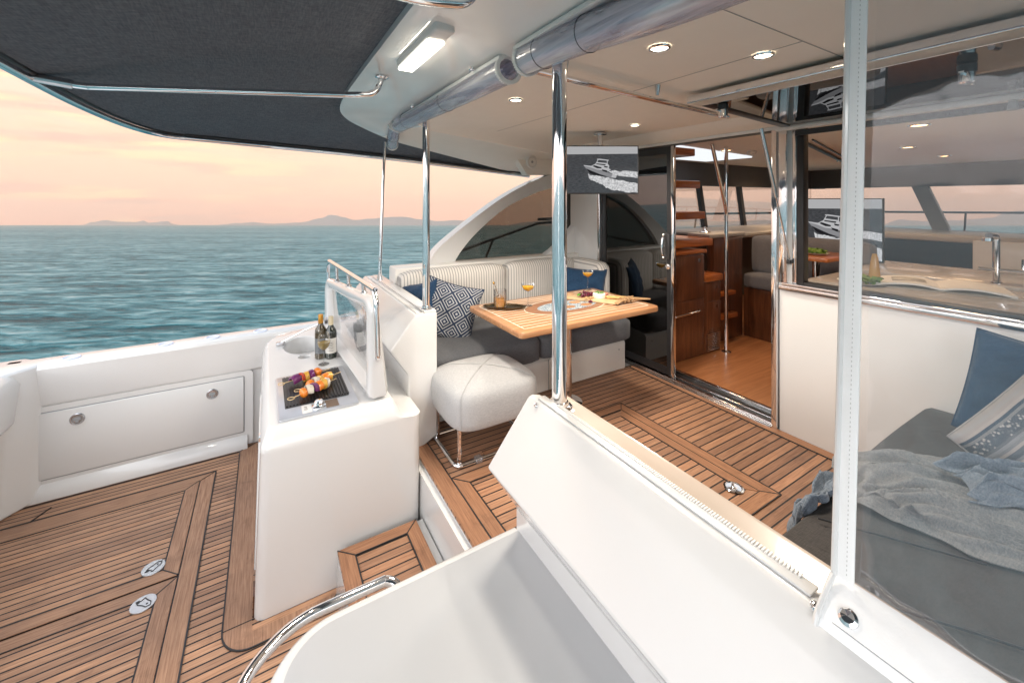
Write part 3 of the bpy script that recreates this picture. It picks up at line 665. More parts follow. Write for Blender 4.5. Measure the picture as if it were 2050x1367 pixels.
g = G(); g.prism([(.8425, 1.2285), (.8625, 1.2285), (.915, 1.2482), (.926, 1.2482), (.9265, 1.2505), (.9145, 1.2505), (.862, 1.2305), (.8425, 1.2305)], 'y', -1.5, 1.197); wpart(sc, 'inner_gutter', g, gelcoat('warm_reflection_gelcoat', (.50, .41, .34), .3, .4))  # warm light reflected from inside, put into this strip's colour
g = G(); g.box(.826, .905, 1.075, 1.175, 1.229, 1.243); wpart(sc, 'post_pad', g, WHITE, bevel=.004)
g = G(); g.box(.797, .827, .34, 1.16, 1.2725, 1.2775)
wpart(sc, 'track', g, WHITE, bevel=.002)
g = G()
for k in range(112): y = .365 + k * .0064; g.box(.817, .829, y, y + .0034, 1.2776, 1.2806)
wpart(sc, 'track_teeth', g, WPLAST)
def screwhead(p, nrm, r, nm='snap_stud', prnt=sc, mat=CHROME, cross=True):
    q = Vector(nrm).to_track_quat('Z', 'Y').to_matrix().to_4x4(); Mx = Matrix.Translation(p) @ q
    g = G(); g.lathe([(r, 0), (r * 1.02, .0025), (r * .82, .005), (r * .72, .003), (r * .5, .005), (.0001, .0055)], n=20, M=Mx); o = wpart(prnt, nm, g, mat)
    if cross:
        g = G(); g.box(-r * .3, r * .3, -r * .07, r * .07, .0056, .0066, M=Mx); g.box(-r * .07, r * .07, -r * .3, r * .3, .0056, .0066, M=Mx); sub(o, 'screw_slot', g, DARKM)
nslope = (-.79, 0, .61)
screwhead((.789, .329, 1.2705), (-.3, 0, .95), .0085)
screwhead((.779, 1.14, 1.262), nslope, .008, cross=False)
# counter moulding in the foreground
ct = thing('helm_counter', 'smooth grey white counter moulding with rounded corner in the foreground', 'counter', (.35, .2, 0))
def cring(d, z):
    x0, x1, y0, y1, r = -.005 - d, .735, -1.5, 1.222 + d, .17 + d; o = [(x1, y0, z), (x1, y1, z)]
    for k in range(13):
        q = R_(90 + 90 * k / 12); o.append((x0 + r + r * math.cos(q), y1 - r + r * math.sin(q), z))
    return o + [(x0, y0, z)]
g = G(); g.loft([cring(.012, 0), cring(.012, .77), cring(.010, .795), cring(.0, .815), cring(-.015, .827), cring(-.032, .831)]); wpart(ct, 'body', g, WHITE, ang=50)
g = G(); g.loft([cring(-.036, .8315), cring(-.040, .8330)]); wpart(ct, 'nonskid_top', g, NONSKID)
g = G(); g.tube(catm(fillet([(.36, 1.225, .765), (.33, 1.275, .79), (.06, 1.275, .795), (-.065, 1.17, .795), (-.075, .5, .795), (-.075, -.6, .795)], .13), 2), .015, 14)
solo('grab_rail', 'curved chrome rail around the outer corner of the foreground counter', 'rail', g, CHROME)
# chrome posts
def post(x, y, r, z0, z1, label):
    t = thing('chrome_post', label, 'post', (x, y, z0), 'chrome roof posts')
    g = G(); g.tube([(x, y, z0), (x, y, z1)], r, 28); wpart(t, 'pole', g, CHROME)
    g = G(); g.lathe([(r * 1.75, 0), (r * 1.75, .006), (r * 1.5, .010), (r * 1.25, .011), (r * 1.2, .022), (r, .024)], (x, y, z0), 28); f = wpart(t, 'flange', g, CHROME)
    for k in range(4): a = k * math.pi / 2 + .5; g = G(); g.lathe([(.0045, 0), (.004, .002), (.0001, .0025)], (x + r * 1.52 * math.cos(a), y + r * 1.52 * math.sin(a), z0 + .008), 10); sub(f, 'screw', g, STEEL)
post(.862, 1.122, .0255, 1.243, 2.45, 'tall chrome post standing on the end of the foreground coaming')
post(.865, 2.485, .0225, 1.268, 2.47, 'slimmer chrome post on the white console behind the grill lid')
g = G(); g.tube([(.805, 3.42, 1.30), (.80, 3.42, 1.36), (.84, 3.42, 2.42)], [.026, .014, .012], 16)
solo('chrome_post', 'thin leaning pale post furthest to port, beside the sofa back', 'post', g, CHROME, 'chrome roof posts')

# ================================================================== ROOF, AWNING
rf = thing('hardtop', 'white and cream hardtop roof over the upper cockpit', 'roof', (1.6, 1.0, 2.4))
edge = [(.42, -1.6, 2.56), (.41, 0, 2.56), (.40, 1.2, 2.56), (.40, 2.3, 2.56), (.405, 2.72, 2.55), (.43, 2.92, 2.53), (.50, 3.04, 2.50), (.62, 3.14, 2.47), (.78, 3.27, 2.44), (.95, 3.40, 2.42), (1.33, 3.58, 2.38), (2.3, 3.68, 2.215)]
inner = [(.80, -1.6, 2.49), (.80, 0, 2.49), (.80, 1.2, 2.49), (.80, 2.3, 2.50), (.80, 2.55, 2.50), (.82, 2.70, 2.49), (.84, 2.76, 2.48), (.90, 2.80, 2.475), (.96, 2.84, 2.465), (1.02, 2.87, 2.455), (1.35, 2.97, 2.44), (2.95, 3.52, 2.40)]
E_ = catm(edge, 6); I_ = catm(inner, 6)
def lerp(a, b, t, sag=0): p = a * (1 - t) + b * t; p.z += sag * math.sin(math.pi * t); return p
na = 7 * 6 + 1
lip = [Vector((p.x, p.y, p.z + .035)) for p in E_]
lipb = [p + (q - p).normalized() * .02 - Vector((0, 0, .004)) for p, q in zip(E_, I_)]
rows = [lip, E_, lipb] + [[lerp(a, b, t, .018) for a, b in zip(lipb, I_)] for t in (.2, .4, .6, .8, 1)]
g = G(); g.loft([r[:na + 6] for r in rows], cap=False, closed=False); wpart(rf, 'aft_overhang', g, ROOFW, ang=60)
g = G(); g.loft([r[na + 5:] for r in rows], cap=False, closed=False); wpart(rf, 'side_panel', g, LINER, ang=60)
g = G(); cl = [tuple(p[:2]) for p in I_]; 
top = [(p.x, p.y, p.z + .0005) for p in I_]; mid = [(max(p.x, .9) + .15 if p.y < 2.9 else p.x + .1, min(p.y, 2.9 + .25 * max(0, p.x - 1.0)) - .12, 2.50) for p in I_]
far = [(2.97, min(p[1], 3.4), 2.50) for p in mid]
g.loft([top, mid, far], cap=False, closed=False); wpart(rf, 'headliner', g, LINER, ang=60)
g = G(); g.box(.30, 3.1, -1.7, 3.2, 2.62, 2.70); wpart(rf, 'roof_shell', g, WHITE, bevel=.02)
g = G(); g.prism([(.845, 2.492), (.845, 2.455), (.875, 2.455), (.885, 2.50)], 'y', -1.5, 2.7); wpart(rf, 'curtain_beam', g, WHITE, bevel=.003)
for x, y0, y1 in ((.775, -1.5, 1.25), (.775, 1.35, 2.7)):
    g = G(); g.box(.752, .775, y0, y1, 2.476, 2.492); wpart(rf, 'curtain_track', g, WPLAST, bevel=.002)
for y in (.78, 1.55, 2.35):
    g = G(); g.lathe([(.0001, -.006), (.009, -.005), (.012, 0), (.012, .01)], (.735, y, 2.488), 14); wpart(rf, 'snap_stud', g, CHROME)
g = G(); g.box(.92, 2.96, .706, .709, 2.4985, 2.4995); wpart(rf, 'panel_seam', g, GREYP)
g = G(); g.box(1.6, 1.603, .71, 3.0, 2.4985, 2.4995); wpart(rf, 'panel_seam', g, GREYP)

aw = thing('awning', 'charcoal canvas awning stretched on a stainless tube frame astern', 'awning', (-.2, 2.0, 2.4))
outer = [(-.84, -1.6, 2.46), (-.83, -.2, 2.46), (-.83, 1.2, 2.455), (-.83, 2.1, 2.45), (-.82, 2.85, 2.435), (-.74, 3.35, 2.41), (-.60, 3.62, 2.39), (-.36, 3.70, 2.382), (.24, 3.71, 2.355), (.8, 3.70, 2.325), (1.5, 3.69, 2.275), (2.42, 3.68, 2.20)]
Oc = catm(outer, 6)
fab_in = [p + Vector((.01 if p.x < .5 else 0, .0, .028)) for p in E_]
fab_out = [p + Vector((0, 0, .020)) for p in Oc]
rows = [[lerp(a, b, t, .03) for a, b in zip(fab_out, fab_in)] for t in [i / 8 for i in range(9)]]
g = G(); g.loft(rows, cap=False, closed=False); g.loft([[p + Vector((0, 0, .004)) for p in r] for r in rows], cap=False, closed=False); wpart(aw, 'canvas', g, AWN, ang=80)
g = G(); g.tube(Oc, .0175, 14); wpart(aw, 'frame_tube', g, CHROME)
g = G(); g.tube([p + Vector((.0, -.02 if p.x > -.5 else 0, .022)) + (Vector((.02, 0, 0)) if p.x < -.5 else Vector()) for p in Oc], .009, 8); wpart(aw, 'canvas_hem', g, BLACK)
for y, ya in ((2.47, 2.05), (1.02, .98)):
    pts = fillet([(-.80, y, 2.452), (-.68, y, 2.436), (-.15, y + (ya - y) * .5, 2.44), (.34, ya, 2.44), (.46, ya, 2.46), (.49, ya, 2.545)], .07)
    g = G(); g.tube(catm(pts, 3), .0145, 14); rb = wpart(aw, 'cross_tube', g, CHROME)
    g = G(); g.lathe([(.032, 0), (.032, -.006), (.02, -.012)], (.49, ya, 2.55), 20); sub(rb, 'foot_flange', g, CHROME)
    g = G(); g.tube([(-.845, y, 2.457), (-.70, y, 2.44)], .020, 14); sub(rb, 'tube_joint', g, STEEL)

LROLL = Mt('rolled_vinyl'); co = LROLL.coord(scale=(1, 1, 1))
fr_ = LROLL.noise(LROLL.coord(scale=(8, .5, 8)), 2.2, 4, .6, 1.2)
tb = LROLL.n('ShaderNodeBsdfTransparent'); tb.inputs[0].default_value = (.80, .80, .86, 1)
gl = LROLL.n('ShaderNodeBsdfPrincipled'); gl.inputs['Roughness'].default_value = .07; gl.inputs['Metallic'].default_value = .2; gl.inputs['Coat Weight'].default_value = 1
LROLL.l(LROLL.ramp(fr_, [(.3, (.62, .60, .70)), (.5, (.88, .87, .94)), (.66, (1, 1, 1))]), gl.inputs['Base Color']); LROLL.l(LROLL.bump(fr_, .006, .5), gl.inputs['Normal'])
mxs = LROLL.n('ShaderNodeMixShader'); LROLL.l(LROLL.ramp(fr_, [(.3, (.25, .25, .25)), (.7, (.60, .60, .60))]), mxs.inputs[0]); LROLL.l(tb.outputs[0], mxs.inputs[1]); LROLL.l(gl.outputs[0], mxs.inputs[2]); LROLL.l(mxs.outputs[0], LROLL.o.inputs[0])
ROLL = LROLL.m
def roll(pts, label, r=.053, straps=(.3, .75)):
    P_ = catm(pts, 8); t = thing('curtain_roll', label, 'rolled curtain', pts[0], 'rolled clear vinyl curtains under the roof edge')
    g = G(); g.tube(P_, r, 28, cap=False); g.tube(P_, r * .8, 20, cap=False); g.tube(P_, r * .45, 14, cap=False); wpart(t, 'vinyl', g, ROLL, ang=60)
    for q in (0, -1):
        d = (P_[1] - P_[0]).normalized() if q == 0 else (P_[-1] - P_[-2]).normalized()
        Mx = Matrix.Translation(P_[q]) @ d.to_track_quat('Z', 'Y').to_matrix().to_4x4()
        g = G(); g.lathe([(r * 1.04, -.009), (r * 1.06, .009), (r * .80, .009), (r * .78, -.009), (r * 1.04, -.009)], n=36, M=Mx)
        for k in range(40): a = k * math.pi / 20; g.box(r * 1.03, r * 1.09, -.0022, .0022, -.009, .009, M=Mx @ Matrix.Rotation(a, 4, 'Z'))
        wpart(t, 'zip_edge', g, WPLAST, ang=50)
    for s_ in straps:
        i = int(s_ * (len(P_) - 2)); p = P_[i]; d = (P_[i + 1] - p).normalized(); Mx = Matrix.Translation(p) @ d.to_track_quat('Z', 'Y').to_matrix().to_4x4()
        g = G(); g.tube([(r * 1.012 * math.cos(a), r * 1.012 * math.sin(a), 0) for a in [k * math.pi / 16 for k in range(32)]], .0012, 6, closed=True, M=Mx); wpart(t, 'strap', g, DARKM)
roll([(.87, 3.30, 2.385), (.83, 3.12, 2.43), (.80, 2.97, 2.485)], 'short clear curtain roll at the far port corner', .042, (.5,))
roll([(.80, 2.86, 2.470), (.80, 2.3, 2.462), (.80, 1.8, 2.452), (.80, 1.36, 2.448)], 'middle clear curtain roll between the two chrome posts', straps=(.15, .6))
roll([(.80, 1.23, 2.447), (.805, .95, 2.435), (.81, .6, 2.405), (.815, .1, 2.39), (.82, -1.0, 2.385)], 'largest clear curtain roll at the top, running off above the coaming', .054, (.12, .3))
# strip light on the overhang
t = thing('strip_light', 'lit rectangular strip light under the white roof overhang', 'light', (.53, 1.58, 2.56))
LAMPW = glow('warm_lamp', (1.0, .86, .62), 9); STRIPL = glow('strip_lamp', (1.0, .93, .78), 7)
g = G(); g.box(.492, .566, 1.32, 1.80, 2.522, 2.575); wpart(t, 'housing', g, WPLAST, bevel=.012, seg=3)
g = G(); g.box(.497, .561, 1.41, 1.79, 2.512, 2.523); wpart(t, 'diffuser', g, STRIPL, bevel=.004)
g = G(); g.lathe([(.0001, -.006), (.006, -.004), (.008, 0)], (.529, 1.6, 2.512), 12); wpart(t, 'screw', g, STEEL)
def pointlight(parent, loc, e, col=(1, .90, .77), r=.13, spot=True):
    ld = bpy.data.lights.new('lamp_glow', 'SPOT' if spot else 'POINT'); ld.energy = e; ld.color = col; ld.shadow_soft_size = r
    if spot: ld.spot_size = R_(150); ld.spot_blend = .6
    lo = bpy.data.objects.new('lamp_glow', ld); COL.objects.link(lo); lo.location = Vector(loc) - Vector(parent.location); lo.parent = parent
pointlight(t, (.53, 1.6, 2.49), 11.0, (1, .92, .8), .08)
AMBERL = glow('amber_lamp', (1.0, .62, .28), 5)
def downlight(x, y, z, label, e, r=.029, grp='round downlights in the cockpit ceiling'):
    inside = x > 3
    t = thing('downlight', label, 'ceiling light', (x, y, z), grp)
    g = G(); g.lathe([(r * 1.35, 0), (r * 1.3, -.006), (r * 1.08, -.008), (r * 1.0, -.004)], (x, y, z), 28); wpart(t, 'bezel', g, CHROME)
    g = G(); g.lathe([(r, -.004), (r * .6, -.006), (.0001, -.007)], (x, y, z), 24); wpart(t, 'lens', g, AMBERL if inside else LAMPW)
    pointlight(t, (x, y, z - .03), e, (1, .66, .38) if inside else (1, .90, .77))
downlight(1.22, 1.0, 2.4985, 'largest lit downlight, beside the rolled curtain', 13)
downlight(1.18, 1.925, 2.4985, 'lit downlight left of the tall chrome post', 52)
downlight(2.33, 2.13, 2.4985, 'lit downlight above the television', 52)
downlight(1.62, .85, 2.4985, 'lit downlight between the roof seam and the raised window', 34)
# port wing with mesh window
wg = thing('port_wing', 'cream arched wing on the port side with a dark mesh window', 'wing', (2.1, 3.55, 1.3))
oc = catm([(1.17, 1.30, 0), (1.24, 1.40, 0), (1.345, 1.53, 0), (1.60, 1.72, 0), (1.97, 1.96, 0), (2.30, 2.12, 0), (2.62, 2.23, 0), (2.95, 2.30, 0)], 4)
ic = catm([(1.47, 1.30, 0), (1.50, 1.40, 0), (1.60, 1.53, 0), (1.76, 1.68, 0), (2.02, 1.865, 0), (2.33, 2.0, 0), (2.62, 2.08, 0), (2.95, 2.12, 0)], 4)
g = G(); g.loft([[(p.x, y, p.y) for p in L] for L, y in ((oc, 3.62), (oc, 3.49), ([p * 1 for p in ic], 3.50), (ic, 3.62), (oc, 3.62))], cap=False, closed=False); wpart(wg, 'arch', g, WHITE, ang=45)
g = G(); g.prism([(2.10, 2.43), (2.28, 2.20), (2.66, 2.215), (2.97, 2.27), (2.97, 2.43)], 'y', 3.50, 3.60); wpart(wg, 'upper_panel', g, LINER, bevel=.006)
g = G(); g.prism([(p.x + .01, p.y) for p in ic] + [(3.3, 2.12), (3.3, 1.30)], 'y', 3.545, 3.552); wpart(wg, 'mesh_window', g, MESHW)
lc = catm([(2.42, 1.36, 0), (2.60, 1.46, 0), (2.80, 1.62, 0), (2.97, 1.80, 0)], 4)
g = G(); g.prism([(p.x, p.y) for p in lc] + [(3.02, 1.80), (3.02, 1.3), (2.4, 1.3)], 'y', 3.44, 3.53); wpart(wg, 'corner_fairing', g, WHITE, bevel=.006)
g = G(); g.lathe([(.0001, .012), (.03, .010), (.045, .012), (.056, .012), (.062, .006), (.066, 0)], n=30, M=Matrix.Translation((2.28, 3.42, 2.325)) @ Matrix.Rotation(R_(90), 4, 'X'))
sp = solo('speaker', 'round cream speaker on the side panel behind the tall post', 'speaker', g, CREAM)
g = G()
for k in range(26):
    a = k * math.pi / 13; g.box(.045, .050, -.002, .002, .0122, .0132, M=Matrix.Translation((2.28, 3.42, 2.325)) @ Matrix.Rotation(R_(90), 4, 'X') @ Matrix.Rotation(a, 4, 'Z'))
g.lathe([(.0001, .0145), (.012, .014), (.013, .011)], n=16, M=Matrix.Translation((2.28, 3.42, 2.325)) @ Matrix.Rotation(R_(90), 4, 'X'))
g.v = [p - Vector(sp.location) for p in g.v]; mk('grille_marks', g, GREYP, sp)
g = G(); g.tube([(1.35, 3.75, 1.36), (2.05, 3.95, 1.50), (2.85, 4.15, 1.66), (4.5, 4.3, 1.72)], .016, 10); g.tube([(2.02, 3.98, 1.25), (2.14, 3.97, 1.515)], .014, 8); g.tube([(3.4, 4.2, 1.2), (3.5, 4.2, 1.69)], .014, 8)
solo('side_rail', 'dark handrail outside the mesh window on the side deck', 'rail', g, DARKM)
g = G(); g.box(.91, 3.1, 3.62, 4.1, 1.0, 1.10); struct('side_deck', g, WHITE, 'white side deck outside the sofa')

# ================================================================== SOFA
def rbox(x0, x1, y0, y1, z0, z1, puff=.02, nx=10, ny=6, nz=4):
    """upholstered block: rounded box with a crowned top"""
    g = G(); g.box(x0, x1, y0, y1, z0, z1); return g
def cushion(parent, name, x0, x1, y0, y1, z0, z1, mat, r=.04, crown=.012, worldp=True):
    me = bmesh.new(); bmesh.ops.create_cube(me, size=1)
    for v in me.verts: v.co = Vector(((x0 + x1) / 2 + v.co.x * (x1 - x0), (y0 + y1) / 2 + v.co.y * (y1 - y0), (z0 + z1) / 2 + v.co.z * (z1 - z0)))
    bmesh.ops.subdivide_edges(me, edges=me.edges[:], cuts=9, use_grid_fill=True)
    C = Vector(((x0 + x1) / 2, (y0 + y1) / 2, (z0 + z1) / 2)); H = Vector(((x1 - x0) / 2, (y1 - y0) / 2, (z1 - z0) / 2)); r = min(r, *[h * .98 for h in H])
    for v in me.verts:
        d = v.co - C; q = Vector([max(-(h - r), min(h - r, a)) for a, h in zip(d, H)]); e_ = d - q
        m_ = max(abs(a) for a in e_)
        if e_.length > 1e-9: e_ = e_.normalized() * m_ if sum(abs(a) > 1e-6 for a in e_) > 1 else e_
        p = q + e_
        a, b_, c_ = d.x / H.x, d.y / H.y, d.z / H.z
        if abs(c_) > .99: p.z += math.copysign(crown * (1 - a * a) * (1 - b_ * b_), c_)
        if abs(b_) > .99: p.y += math.copysign(crown * (1 - a * a) * (1 - c_ * c_), b_)
        v.co = C + p
    g = G(); me.verts.ensure_lookup_table(); me.verts.index_update(); g.add([v.co.copy() for v in me.verts], [tuple(v.index for v in f.verts) for f in me.faces]); me.free()
    return wpart(parent, name, g, mat, ang=80)
sf = thing('sofa', 'long slate grey sofa with striped back along the port side', 'sofa', (1.8, 3.0, .46))
g = G(); g.prism([(2.615, .461), (2.615, .69), (2.635, .715), (2.70, .722), (3.45, .722), (3.45, .461)], 'x', .918, 2.74); bs = wpart(sf, 'base', g, CREAM, bevel=.008, seg=3)
g = G(); g.box(1.9, 1.904, 2.612, 2.616, .47, .70); g.tube([(2.66, 2.6135, .64), (2.66, 2.610, .64)], .006, 10); sub(bs, 'panel_joint', g, GREYP)
g = G(); g.lathe([(.0001, .016), (.012, .014), (.019, .006), (.021, 0)], n=18, M=Matrix.Translation((1.69, 2.614, .60)) @ Matrix.Rotation(R_(90), 4, 'X')); wpart(sf, 'courtesy_light', g, CHROME)
g = G(); g.tube([(1.0, 2.595, .722), (2.7, 2.595, .722)], .006, 6)
cushion(sf, 'seat_cushion', .92, 1.785, 2.535, 3.28, .725, .925, SLATE, .05)
cushion(sf, 'seat_cushion', 1.795, 2.745, 2.535, 3.28, .725, .925, SLATE, .05)
cushion(sf, 'backrest', .92, 1.885, 3.22, 3.40, .90, 1.365, TICK, .06)
cushion(sf, 'backrest', 1.895, 2.70, 3.22, 3.40, .90, 1.365, TICK, .06)
cushion(sf, 'backrest', 2.66, 2.83, 2.86, 3.37, .90, 1.355, TICK, .07)
g = G(); g.box(.915, 2.97, 3.38, 3.58, .46, 1.385); wpart(sf, 'back_ledge', g, CREAM, bevel=.012)

def pillow(label, cat_name, w, h, th, mat, loc, rot, name='cushion', grp=None, pinch=.10):
    def f(sgn):
        def q(u, v):
            a, b = u * 2 - 1, v * 2 - 1
            k = (max(0, 1 - a * a) ** .42) * (max(0, 1 - b * b) ** .42)
            x = a * w / 2 * (1 - pinch * (1 - b * b) * abs(a) ** 3 * 1.0); z = b * h / 2 * (1 - pinch * (1 - a * a) * abs(b) ** 3)
            cr = .006 * math.sin(a * 9 + b * 5) * k + .004 * math.sin(b * 13 - a * 7) * k
            return (x, sgn * (th / 2 * k + cr), z)
        return q
    g = G(); g.grid(f(-1), 28, 28); g.grid(f(1), 28, 28)
    o = mk(name, g, mat, ang=80); o.location = loc; o.rotation_euler = rot
    g = G(); pts = []
    for (a0, b0, a1, b1) in ((-1, -1, 1, -1), (1, -1, 1, 1), (1, 1, -1, 1), (-1, 1, -1, -1)):
        for i in range(12): tt = i / 12; pts.append(f(0)((a0 + (a1 - a0) * tt + 1) / 2, (b0 + (b1 - b0) * tt + 1) / 2))
    g.tube(pts, .0035, 6, closed=True); mk('piping', g, mat, o)
    return tag(o, label, 'cushion', grp)
pillow('navy cushion with pale diamond lattice leaning on the striped sofa back', '', .44, .44, .15, DIAM, (1.20, 2.93, 1.105), (R_(-14), R_(14), R_(-34)), 'cushion', 'cushions on the cockpit seats')
pillow('plain navy cushion half hidden behind the slim chrome post', '', .42, .42, .15, NAVY, (.995, 3.10, 1.105), (R_(-16), R_(-12), R_(-60)), 'cushion', 'cushions on the cockpit seats')
pillow('plain navy cushion at the forward end of the sofa beside the dark door', '', .47, .40, .14, NAVY, (2.52, 2.96, 1.12), (R_(-14), R_(4), R_(-38)), 'cushion', 'cushions on the cockpit seats')
# ottoman
ot = thing('ottoman', 'light grey domed ottoman on a chrome floor frame', 'ottoman', (1.16, 2.28, .46))
def ottof():
    g = G(); rings = []
    cx, cy = 1.16, 2.28; fl_ = lambda z: z if z < .86 else .86 + (z - .86) * .8
    for z, s_ in ((.672, .80), (.674, .90), (.69, .955), (.72, .985), (.77, 1.0), (.82, 1.0), (.86, .985), (.89, .94), (.91, .86), (.928, .72), (.942, .50), (.950, .25), (.951, .02)):
        ring = []
        for k in range(48):
            a = 2 * math.pi * k / 48; c, s2 = math.cos(a), math.sin(a); p_ = 4.5 if z < .90 else (3.6 if z < .93 else 2.8)
            rr = (abs(c) ** p_ + abs(s2) ** p_) ** (-1 / p_)
            sm = -.004 * max(0, 1 - abs(math.sin(2 * (a - .785)) * 8)) if z > .7 else 0
            ring.append((cx + (.29 * s_ + sm) * rr * c, cy + (.255 * s_ + sm) * rr * s2, fl_(z) + sm * .8))
        rings.append(ring)
    g.loft(rings); return g
cu = wpart(ot, 'cushion', ottof(), OTTO, ang=80)
for a0 in (.785, 2.356):
    g = G(); pts = []
    for sgn in (-1, 1):
        seg_ = []
        for z, s_ in ((.69, .958), (.72, .988), (.77, 1.002), (.82, 1.002), (.86, .987), (.89, .942), (.91, .862), (.9285, .722), (.9425, .502), (.9505, .25), (.9515, .05)):
            p_ = 4.5 if z < .90 else (3.6 if z < .93 else 2.8); c, s2 = math.cos(a0), math.sin(a0); rr = (abs(c) ** p_ + abs(s2) ** p_) ** (-1 / p_)
            seg_.append((1.16 + sgn * .288 * s_ * rr * c, 2.28 + sgn * .253 * s_ * rr * s2, z if z < .86 else .86 + (z - .86) * .8))
        pts += seg_ if sgn < 0 else seg_[::-1]
    g.tube(catm(pts, 3), .0014, 6); sub(cu, 'seam_piping', g, plain('grey_thread', (.40, .40, .40), .8))
g = G(); q = fillet([(.905, 2.3, .474), (.905, 2.105, .474), (1.40, 2.105, .474), (1.40, 2.47, .474), (.905, 2.47, .474), (.905, 2.3, .474)], .05)
g.tube(q[:-1], .0125, 12, closed=True); wpart(ot, 'floor_frame', g, CHROME)
for x, y in ((.93, 2.12), (1.385, 2.12), (1.385, 2.455), (.93, 2.455)):
    g = G(); g.tube([(x, y, .478), (x, y, .70)], .012, 12); wpart(ot, 'leg', g, CHROME)
g = G(); g.box(1.02, 1.06, 2.085, 2.127, .466, .492); wpart(ot, 'floor_clip', g, clear('clear_clip', (.9, .9, .92), .1, (.7, .7, .7), .15), bevel=.003)

# ================================================================== TABLE
tb_ = thing('dining_table', 'varnished teak table with white inlaid lines on a chrome pedestal', 'table', (1.9, 2.4, .46))
g = G(); g.prism(rrect(1.285, 2.495, 2.04, 2.77, .035), 'z', 1.128, 1.170); tp = wpart(tb_, 'tabletop', g, TABLEW, bevel=.012, seg=3)
INL = plain('white_inlay', (.80, .74, .62), .4)
g = G(); x0, x1, y0, y1 = 1.345, 2.435, 2.095, 2.715
q = rrect(x0, x1, y0, y1, .004, 1)
for i in range(len(q)): g.prism(line(q[i], q[(i + 1) % len(q)], .006), 'z', 1.1695, 1.1715)
ocx, ocy, ora, orb = 1.90, 2.40, .34, .185
for k in range(1, 13):
    y = y0 + (y1 - y0) * k / 13; d = (y - ocy) / orb
    segs = [(x0, x1)] if abs(d) >= 1 else [(x0, ocx - ora * math.sqrt(1 - d * d)), (ocx + ora * math.sqrt(1 - d * d), x1)]
    for a, b in segs: g.box(a, b, y - .0022, y + .0022, 1.1695, 1.1713)
ov = [(ocx + ora * math.cos(R_(a)), ocy + orb * math.sin(R_(a))) for a in range(0, 360, 8)]
for i in range(len(ov)): g.prism(line(ov[i], ov[(i + 1) % len(ov)], .006), 'z', 1.1695, 1.1716)
sub(tp, 'inlay_lines', g, INL)
g = G(); g.prism([(ocx + (ora - .005) * math.cos(R_(a)), ocy + (orb - .005) * math.sin(R_(a))) for a in range(0, 360, 8)], 'z', 1.1690, 1.1709); sub(tp, 'oval_panel', g, TEAKUX)
kk = Mt('speckled_blue_stone'); vv = kk.n('ShaderNodeTexVoronoi'); vv.inputs['Scale'].default_value = 90; kk.l(kk.coord(), vv.inputs[0])
SPECK = kk.pbr(kk.ramp(vv.outputs['Distance'], [(.2, (.03, .07, .12)), (.4, (.12, .24, .36)), (.6, (.55, .58, .58))]), .4)
g = G(); g.prism([(ocx + .02 + .26 * math.cos(R_(a)), ocy + .115 * math.sin(R_(a))) for a in range(0, 360, 8)], 'z', 1.1708, 1.1722); st_ = sub(tp, 'oval_inlay', g, SPECK)
for (x, y, a) in ((1.88, 2.46, 1), (2.02, 2.44, 1), (1.90, 2.355, 1), (2.05, 2.345, 1)):
    g = G(); g.prism([(x + .050 * math.cos(R_(b)), y + .034 * math.sin(R_(b))) for b in range(0, 360, 12)], 'z', 1.1721, 1.1732); wpart(tb_, 'oval_cup', g, TABLEW)
g = G(); g.tube([(1.905, 2.40, .47), (1.905, 2.40, 1.127)], .042, 28); g.lathe([(.12, 0), (.12, .008), (.09, .016), (.05, .022)], (1.905, 2.40, .461), 32); wpart(tb_, 'pedestal', g, CHROME)
TZ = 1.1735
# mixing glass on a tray with spoon
t = thing('serving_tray', 'small dark bronze tray at the aft end of the table', 'tray', (1.44, 2.51, TZ))
g = G(); e = lambda s_, z: [(1.48 + .155 * s_ * math.cos(R_(a)) * .82 + .07 * s_ * math.sin(R_(a)) * .57, 2.57 - .155 * s_ * math.cos(R_(a)) * .57 + .07 * s_ * math.sin(R_(a)) * .82, z) for a in range(0, 360, 12)]
g.loft([e(.86, TZ), e(.96, TZ + .004), e(1.02, TZ + .014), e(.97, TZ + .013), e(.90, TZ + .006)]); wpart(t, 'dish', g, plain('dark_bronze', (.10, .07, .035), .25, .8))
t.rotation_euler = (0, 0, 0)
t = thing('mixing_glass', 'tall clear mixing glass of iced orange drink with a long spoon', 'jug', (1.445, 2.575, TZ + .006))
g = G(); g.lathe([(.0001, .002), (.040, 0), (.047, .006), (.047, .128), (.045, .128), (.044, .012), (.0001, .010)], n=28); mk('glass', g, GLASS, t)
g = G(); g.lathe([(.0001, .0105), (.0432, .0115), (.0432, .068), (.0001, .070)], n=24); mk('drink', g, clear('iced_drink', (1, .78, .35), .06, (.9, .45, .05), .45), t)
g = G()
for a, r2, z, tl in ((0, .020, .035, .5), (2.1, .020, .045, -.6), (4.2, .018, .03, .8), (1.2, .012, .058, .3)): g.lathe([(.0001, -.003), (.018, -.003), (.018, .003), (.0001, .003)], n=18, M=Matrix.Translation((r2 * math.cos(a), r2 * math.sin(a), z)) @ Matrix.Rotation(1.1 + tl, 4, 'X'))
mk('orange_slices', g, VEG['orange'] if False else plain('orange_slice', (.9, .45, .03), .3, coat=.3), t)
g = G()
for k in range(5): a = k * 1.26; g.box(-.011, .011, -.011, .011, -.011, .011, M=Matrix.Translation((.018 * math.cos(a), .018 * math.sin(a), .072 + .006 * (k % 2))) @ Matrix.Rotation(a, 4, 'X') @ Matrix.Rotation(a * 2, 4, 'Z'))
mk('ice', g, GLASS, t, bevel=.003)
